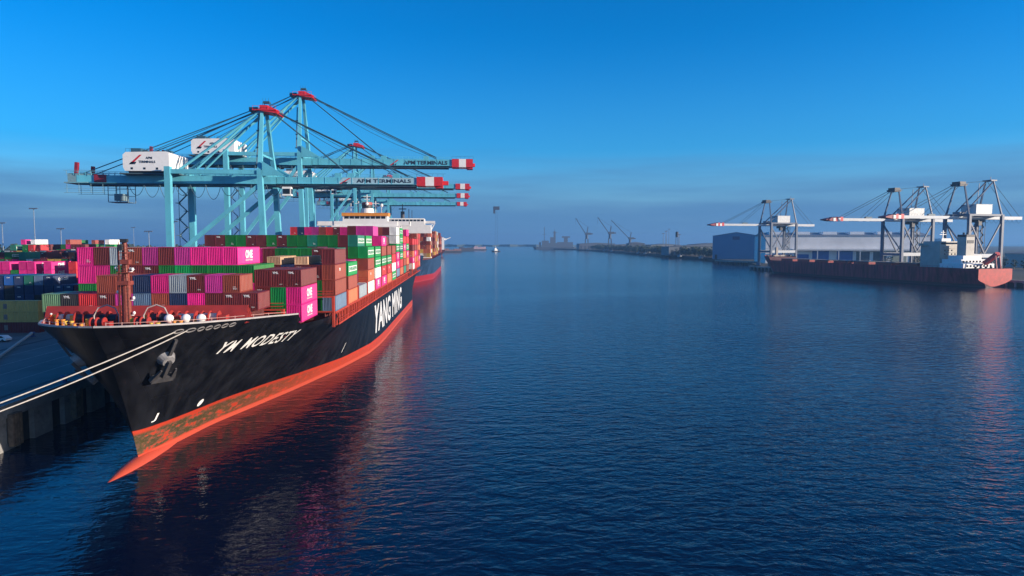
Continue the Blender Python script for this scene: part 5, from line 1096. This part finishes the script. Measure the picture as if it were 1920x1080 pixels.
# ---------------- mid channel: white ship, barges, tug, tower in the fog
wv = thing('cargo_ship', 'white superstructure of a distant ship beyond the moored container ships', 'ship', (-62, 1500, 0), R(4))
mb = MB(); mb.add([(-20, -90, 14), (20, -90, 14), (22, 90, 13), (-22, 90, 13), (-10, -80, 0), (10, -80, 0), (20, 88, 0), (-20, 88, 0)], [(0, 1, 2, 3), (4, 5, 1, 0), (5, 6, 2, 1), (6, 7, 3, 2), (7, 4, 0, 3)]); mb.build('hull', mat('hull_dull_red', (.20, .06, .06)), wv)
mb = MB(); mb.bx(-16, 20, -30, -16, 14, 40); mb.bx(-22, 24, -28, -18, 34, 38); mb.bx(-12, 12, -28, -18, 40, 46); mb.bar((0, -22, 46), (0, -22, 54), 1.2); mb.bar((24, -24, 36), (34, -24, 40), 1.6); mb.build('superstructure', WHITE, wv)
for i, (x, y, l, h, c, lab) in enumerate(((12, 2300, 58, 9, (.06, .06, .08), 'dark low barge with deck cargo, leftmost in the hazy mid channel'), (58, 2500, 60, 10, (.42, .30, .34), 'pale pink grey barge stack in the hazy mid channel'), (-30, 2000, 60, 6, (.25, .14, .13), 'low brown barge just right of the white distant ship'))):
    t = thing('barge', lab, 'barge', (x, y, 0), R(8), 'barges in the far channel'); m_ = mat('barge_%d' % i, c, .7)
    mb = MB(); mb.yprism([(-l/2, 5), (-l/2 + 5, 0), (l/2 - 5, 0), (l/2, 5)], -9, 9); mb.build('hull', mat('barge_dark', (.05, .05, .06)), t)
    mb = MB(); r_ = random.Random(i)
    for k in range(7): x0 = -l/2 + 5 + k * (l - 10) / 7; mb.bx(x0, x0 + (l - 12) / 7.5, -7, 7, 5, 5 + h * r_.uniform(.5, 1.1))
    mb.build('deck_cargo', m_, t)
t = thing('tugboat', 'small dark tug with white wheelhouse in the far channel', 'tugboat', (101, 2100, 0), R(25))
mb = MB(); mb.add([(-16, 0, 5), (-10, -5, 4), (14, -5, 3), (14, 5, 3), (-10, 5, 4), (-14, 0, 0), (-9, -4, 0), (13, -4, 0), (13, 4, 0), (-9, 4, 0)], [(0, 1, 2, 3, 4), (5, 6, 1, 0), (6, 7, 2, 1), (7, 8, 3, 2), (8, 9, 4, 3), (9, 5, 0, 4)]); mb.build('hull', DARK, t)
mb = MB(); mb.bx(-6, 4, -3.4, 3.4, 3.5, 8); mb.bx(-5, 1, -2.6, 2.6, 8, 12); mb.bar((-1, 0, 12), (-1, 0, 19), .5); mb.build('wheelhouse', WHITE, t)
mb = MB(); mb.tube((6, 0, 3.5), (6, 0, 10), 1.0, 0, 10); mb.build('funnel', DARK, t)
t = thing('lattice_tower', 'tall tower standing in the fog beyond the channel', 'tower', (166, 3400, 0)); c_ = mat('tower_dark', (.05, .06, .08))
mb = MB()
for sx, sy in ((-1, -1), (1, -1), (1, 1), (-1, 1)): mb.bar((sx * 7, sy * 7, 0), (sx * 4, sy * 4, 190), .3)
for k in range(9):
    z = k * 21; a = 7 - 3 * z / 190; b = 7 - 3 * (z + 21) / 190
    for sy in (-1, 1): mb.bar((-a, sy * a, z), (b, sy * b, z + 21), .2)
mb.build('lattice_frame', c_, t)
mb = MB(); mb.bx(-13, 15, -10, 10, 190, 206); mb.bx(-15, -6, -8, 8, 172, 206); mb.build('top_house', c_, t)
mb = MB()
r_ = random.Random(3); xs = [-700 + i * 60 for i in range(36)]
mb.add([(x, 4700 + 100 * sin(x), 0) for x in xs] + [(x, 4700 + 100 * sin(x), r_.uniform(8, 16)) for x in xs] + [(x, 5100, 0) for x in xs], [(i, i + 1, 36 + i + 1, 36 + i) for i in range(35)] + [(36 + i, 37 + i, 73 + i, 72 + i) for i in range(35)])
tag(mb.build('hills', mat('far_land', (.05, .07, .06), .9)), kind='structure')
# ---------------- light masts, car, bollards and mooring lines on the left quay
for i, (x, y, h) in enumerate(((-300, 470, 36), (-262, 440, 44), (-255, 455, 32), (-370, 800, 40), (-190, 430, 30), (-175, 430, 36), (-282, 880, 40), (-235, 900, 42))):
    t = thing('light_mast', ['slender yard light mast at the far left', 'tallest light mast in the left yard', 'thicker pale light mast right of the tallest one', 'distant hazy yard light mast near the left edge', 'light mast rising behind the pink containers', 'light mast between the foremast and the crane leg', 'faint light mast by the left tree line', 'farthest faint light mast in the left yard'][i], 'light mast', (x, y, QZ), 0, 'light masts in the left yard')
    mb = MB(); mb.tube((0, 0, 0), (0, 0, h), .32, 0, 8, .18); mb.build('pole', mat('pole_grey', (.22, .27, .32), .6), t); mb = MB(); mb.bx(-2.4, 2.4, -.6, .6, h, h + .35)
    for k in range(5): mb.bx(-2.2 + k, -1.6 + k, -1, -.6, h - .4, h + .1)
    mb.build('lamp_head', CGREY, t)
car = thing('parked_car', 'white car driving on the dark quay by the left edge', 'car', (-109.5, 169, QZ), R(78))
mb = MB(); mb.xprism([(-2.2, .35), (2.2, .35), (2.25, .75), (1.3, .95), (.7, 1.42), (-1.2, 1.45), (-2.0, .95), (-2.25, .8)], -.88, .88); cb = mb.build('body', WHITE, car)
mb = MB(); mb.xprism([(-1.75, .97), (1.1, .97), (.62, 1.36), (-1.12, 1.38)], -.9, .9); mb.build('windows', GLASS, cb)
for sx in (-1, 1):
    for y in (-1.35, 1.4): mb = MB(); mb.tube((sx * .7, y, .33), (sx * .92, y, .33), .33, 0, 14); mb.build('wheel', DARK, car)
def bollard(x, y, lab):
    mb = MB(); mb.tube((0, 0, 0), (0, 0, .2), .7, 0, 14); mb.tube((0, 0, .2), (0, 0, .9), .34, 0, 14); mb.tube((0, 0, .9), (0, 0, 1.15), .58, 0, 14, .45); mb.ball((-.3, 0, 1.0), (.5, .3, .25))
    o = mb.build('bollard', mat('bollard_blue', (.04, .08, .20), .5), loc=(x, y, QZ + .3 if x > -70 else QZ)); tag(o, lab, 'bollard', 'bollards on the left quay'); return o
bollard(-107, 177, 'dark blue bollard alone on the open quay apron')
bollard(-66.0, 117, 'bollard at the quay edge below the ship bow')
def rope(lab, p, q, sag, r, n=24):
    p, q = Vector(p), Vector(q); mb = MB()
    mb.path([p + (q - p) * (k / n) - Vector((0, 0, sag * 4 * (k / n) * (1 - k / n))) for k in range(n + 1)], r, 0, 8)
    tag(mb.build('mooring_rope', ROPE), lab, 'rope', 'mooring ropes')
def hp(y, z, sg=1, off=.1): return Vector((XC + sg * (NH.half(y, z) + off), Y0 + y, z))
rope('pale mooring rope from the port bow chock to shore, upper of the two', hp(5.1, 18.55), (-66.2, 58.5, 7.6), 1.0, .075)
rope('pale mooring rope from the port bow chock to shore, lower of the two', hp(6.2, 18.55), (-66.2, 57.5, 7.4), 1.6, .075)
rope('pale rope stretched over the quay apron from the lone blue bollard', (-107, 176.6, QZ + .9), (-86, 126, QZ + .5), .1, .32)
bollard(-66.2, 58, 'bollard taking the two bow mooring ropes')
# crew member on the forecastle
def person(label, x, y, z, rz):
    t = thing('person', label, 'person', (x, y, z), rz)
    J = {'pel': (0, 0, .95, .15), 'che': (0, .01, 1.25, .17), 'nec': (0, .01, 1.48, .075), 'hea': (0, -.01, 1.60, .10), 'top': (0, -.01, 1.72, .09)}
    for s, q in (('l', 1), ('r', -1)):
        J.update({s + 'hip': (q * .10, 0, .88, .10), s + 'kne': (q * .12, -.03, .48, .075), s + 'ank': (q * .12, .02, .09, .055), s + 'toe': (q * .13, -.17, .04, .045),
                  s + 'sho': (q * .20, .01, 1.40, .075), s + 'elb': (q * .27, .03, 1.12, .055), s + 'wri': (q * .25, -.14, .92, .04), s + 'han': (q * .24, -.21, .86, .04)})
    Ed = [('pel', 'che'), ('che', 'nec'), ('nec', 'hea'), ('hea', 'top')]
    for s in 'lr': Ed += [('pel', s + 'hip'), (s + 'hip', s + 'kne'), (s + 'kne', s + 'ank'), (s + 'ank', s + 'toe'), ('che', s + 'sho'), (s + 'sho', s + 'elb'), (s + 'elb', s + 'wri'), (s + 'wri', s + 'han')]
    ks = list(J); me = bpy.data.meshes.new('person_body'); me.from_pydata([J[k][:3] for k in ks], [(ks.index(a), ks.index(b)) for a, b in Ed], []); 
    o = bpy.data.objects.new('body', me); COL.objects.link(o); o.modifiers.new('s', 'SKIN'); 
    for i, k in enumerate(ks): me.skin_vertices[0].data[i].radius = (J[k][3], J[k][3])
    me.skin_vertices[0].data[0].use_root = True
    o.modifiers.new('u', 'SUBSURF').levels = 1
    dg = bpy.context.evaluated_depsgraph_get(); m2 = bpy.data.meshes.new_from_object(o.evaluated_get(dg)); bpy.data.objects.remove(o); bpy.data.meshes.remove(me)
    for mm in (mat('coverall_orange', (.75, .09, .02), .8), mat('skin', (.45, .26, .18), .6), DARK): m2.materials.append(mm)
    for p in m2.polygons: p.use_smooth = True; p.material_index = 1 if (p.center.z > 1.5 or (p.center.z < .93 and abs(p.center.x) > .2 and p.center.z > .7)) else (2 if p.center.z < .12 else 0)
    b = bpy.data.objects.new('body', m2); COL.objects.link(b); b.parent = t
    mb = MB(); mb.ball((0, -.01, 1.70), (.14, .16, .12), 0, 12, 8); mb.tube((0, -.03, 1.66), (0, -.03, 1.68), .18, 0, 14); mb.build('helmet', WHITE, t, smooth=True)
person('person in orange coverall and white helmet standing on the forecastle', XC - 11.6, Y0 + 12.2, 18.55, .2)

# ------------------------------------------------------------------ haze
mb = MB(); mb.bx(-9200, 9200, -800, 9200, -4, 118)
hm = bpy.data.materials.new('haze'); hm.use_nodes = True; t = hm.node_tree; t.nodes.clear()
pv = N(t, 'ShaderNodeVolumePrincipled'); ou = N(t, 'ShaderNodeOutputMaterial'); t.links.new(pv.outputs[0], ou.inputs['Volume'])
pv.inputs['Color'].default_value = (0.20, 0.45, 0.80, 1); pv.inputs['Density'].default_value = 0.00015; pv.inputs['Anisotropy'].default_value = 0.2
hz = mb.build('haze', hm); tag(hz, kind='stuff')
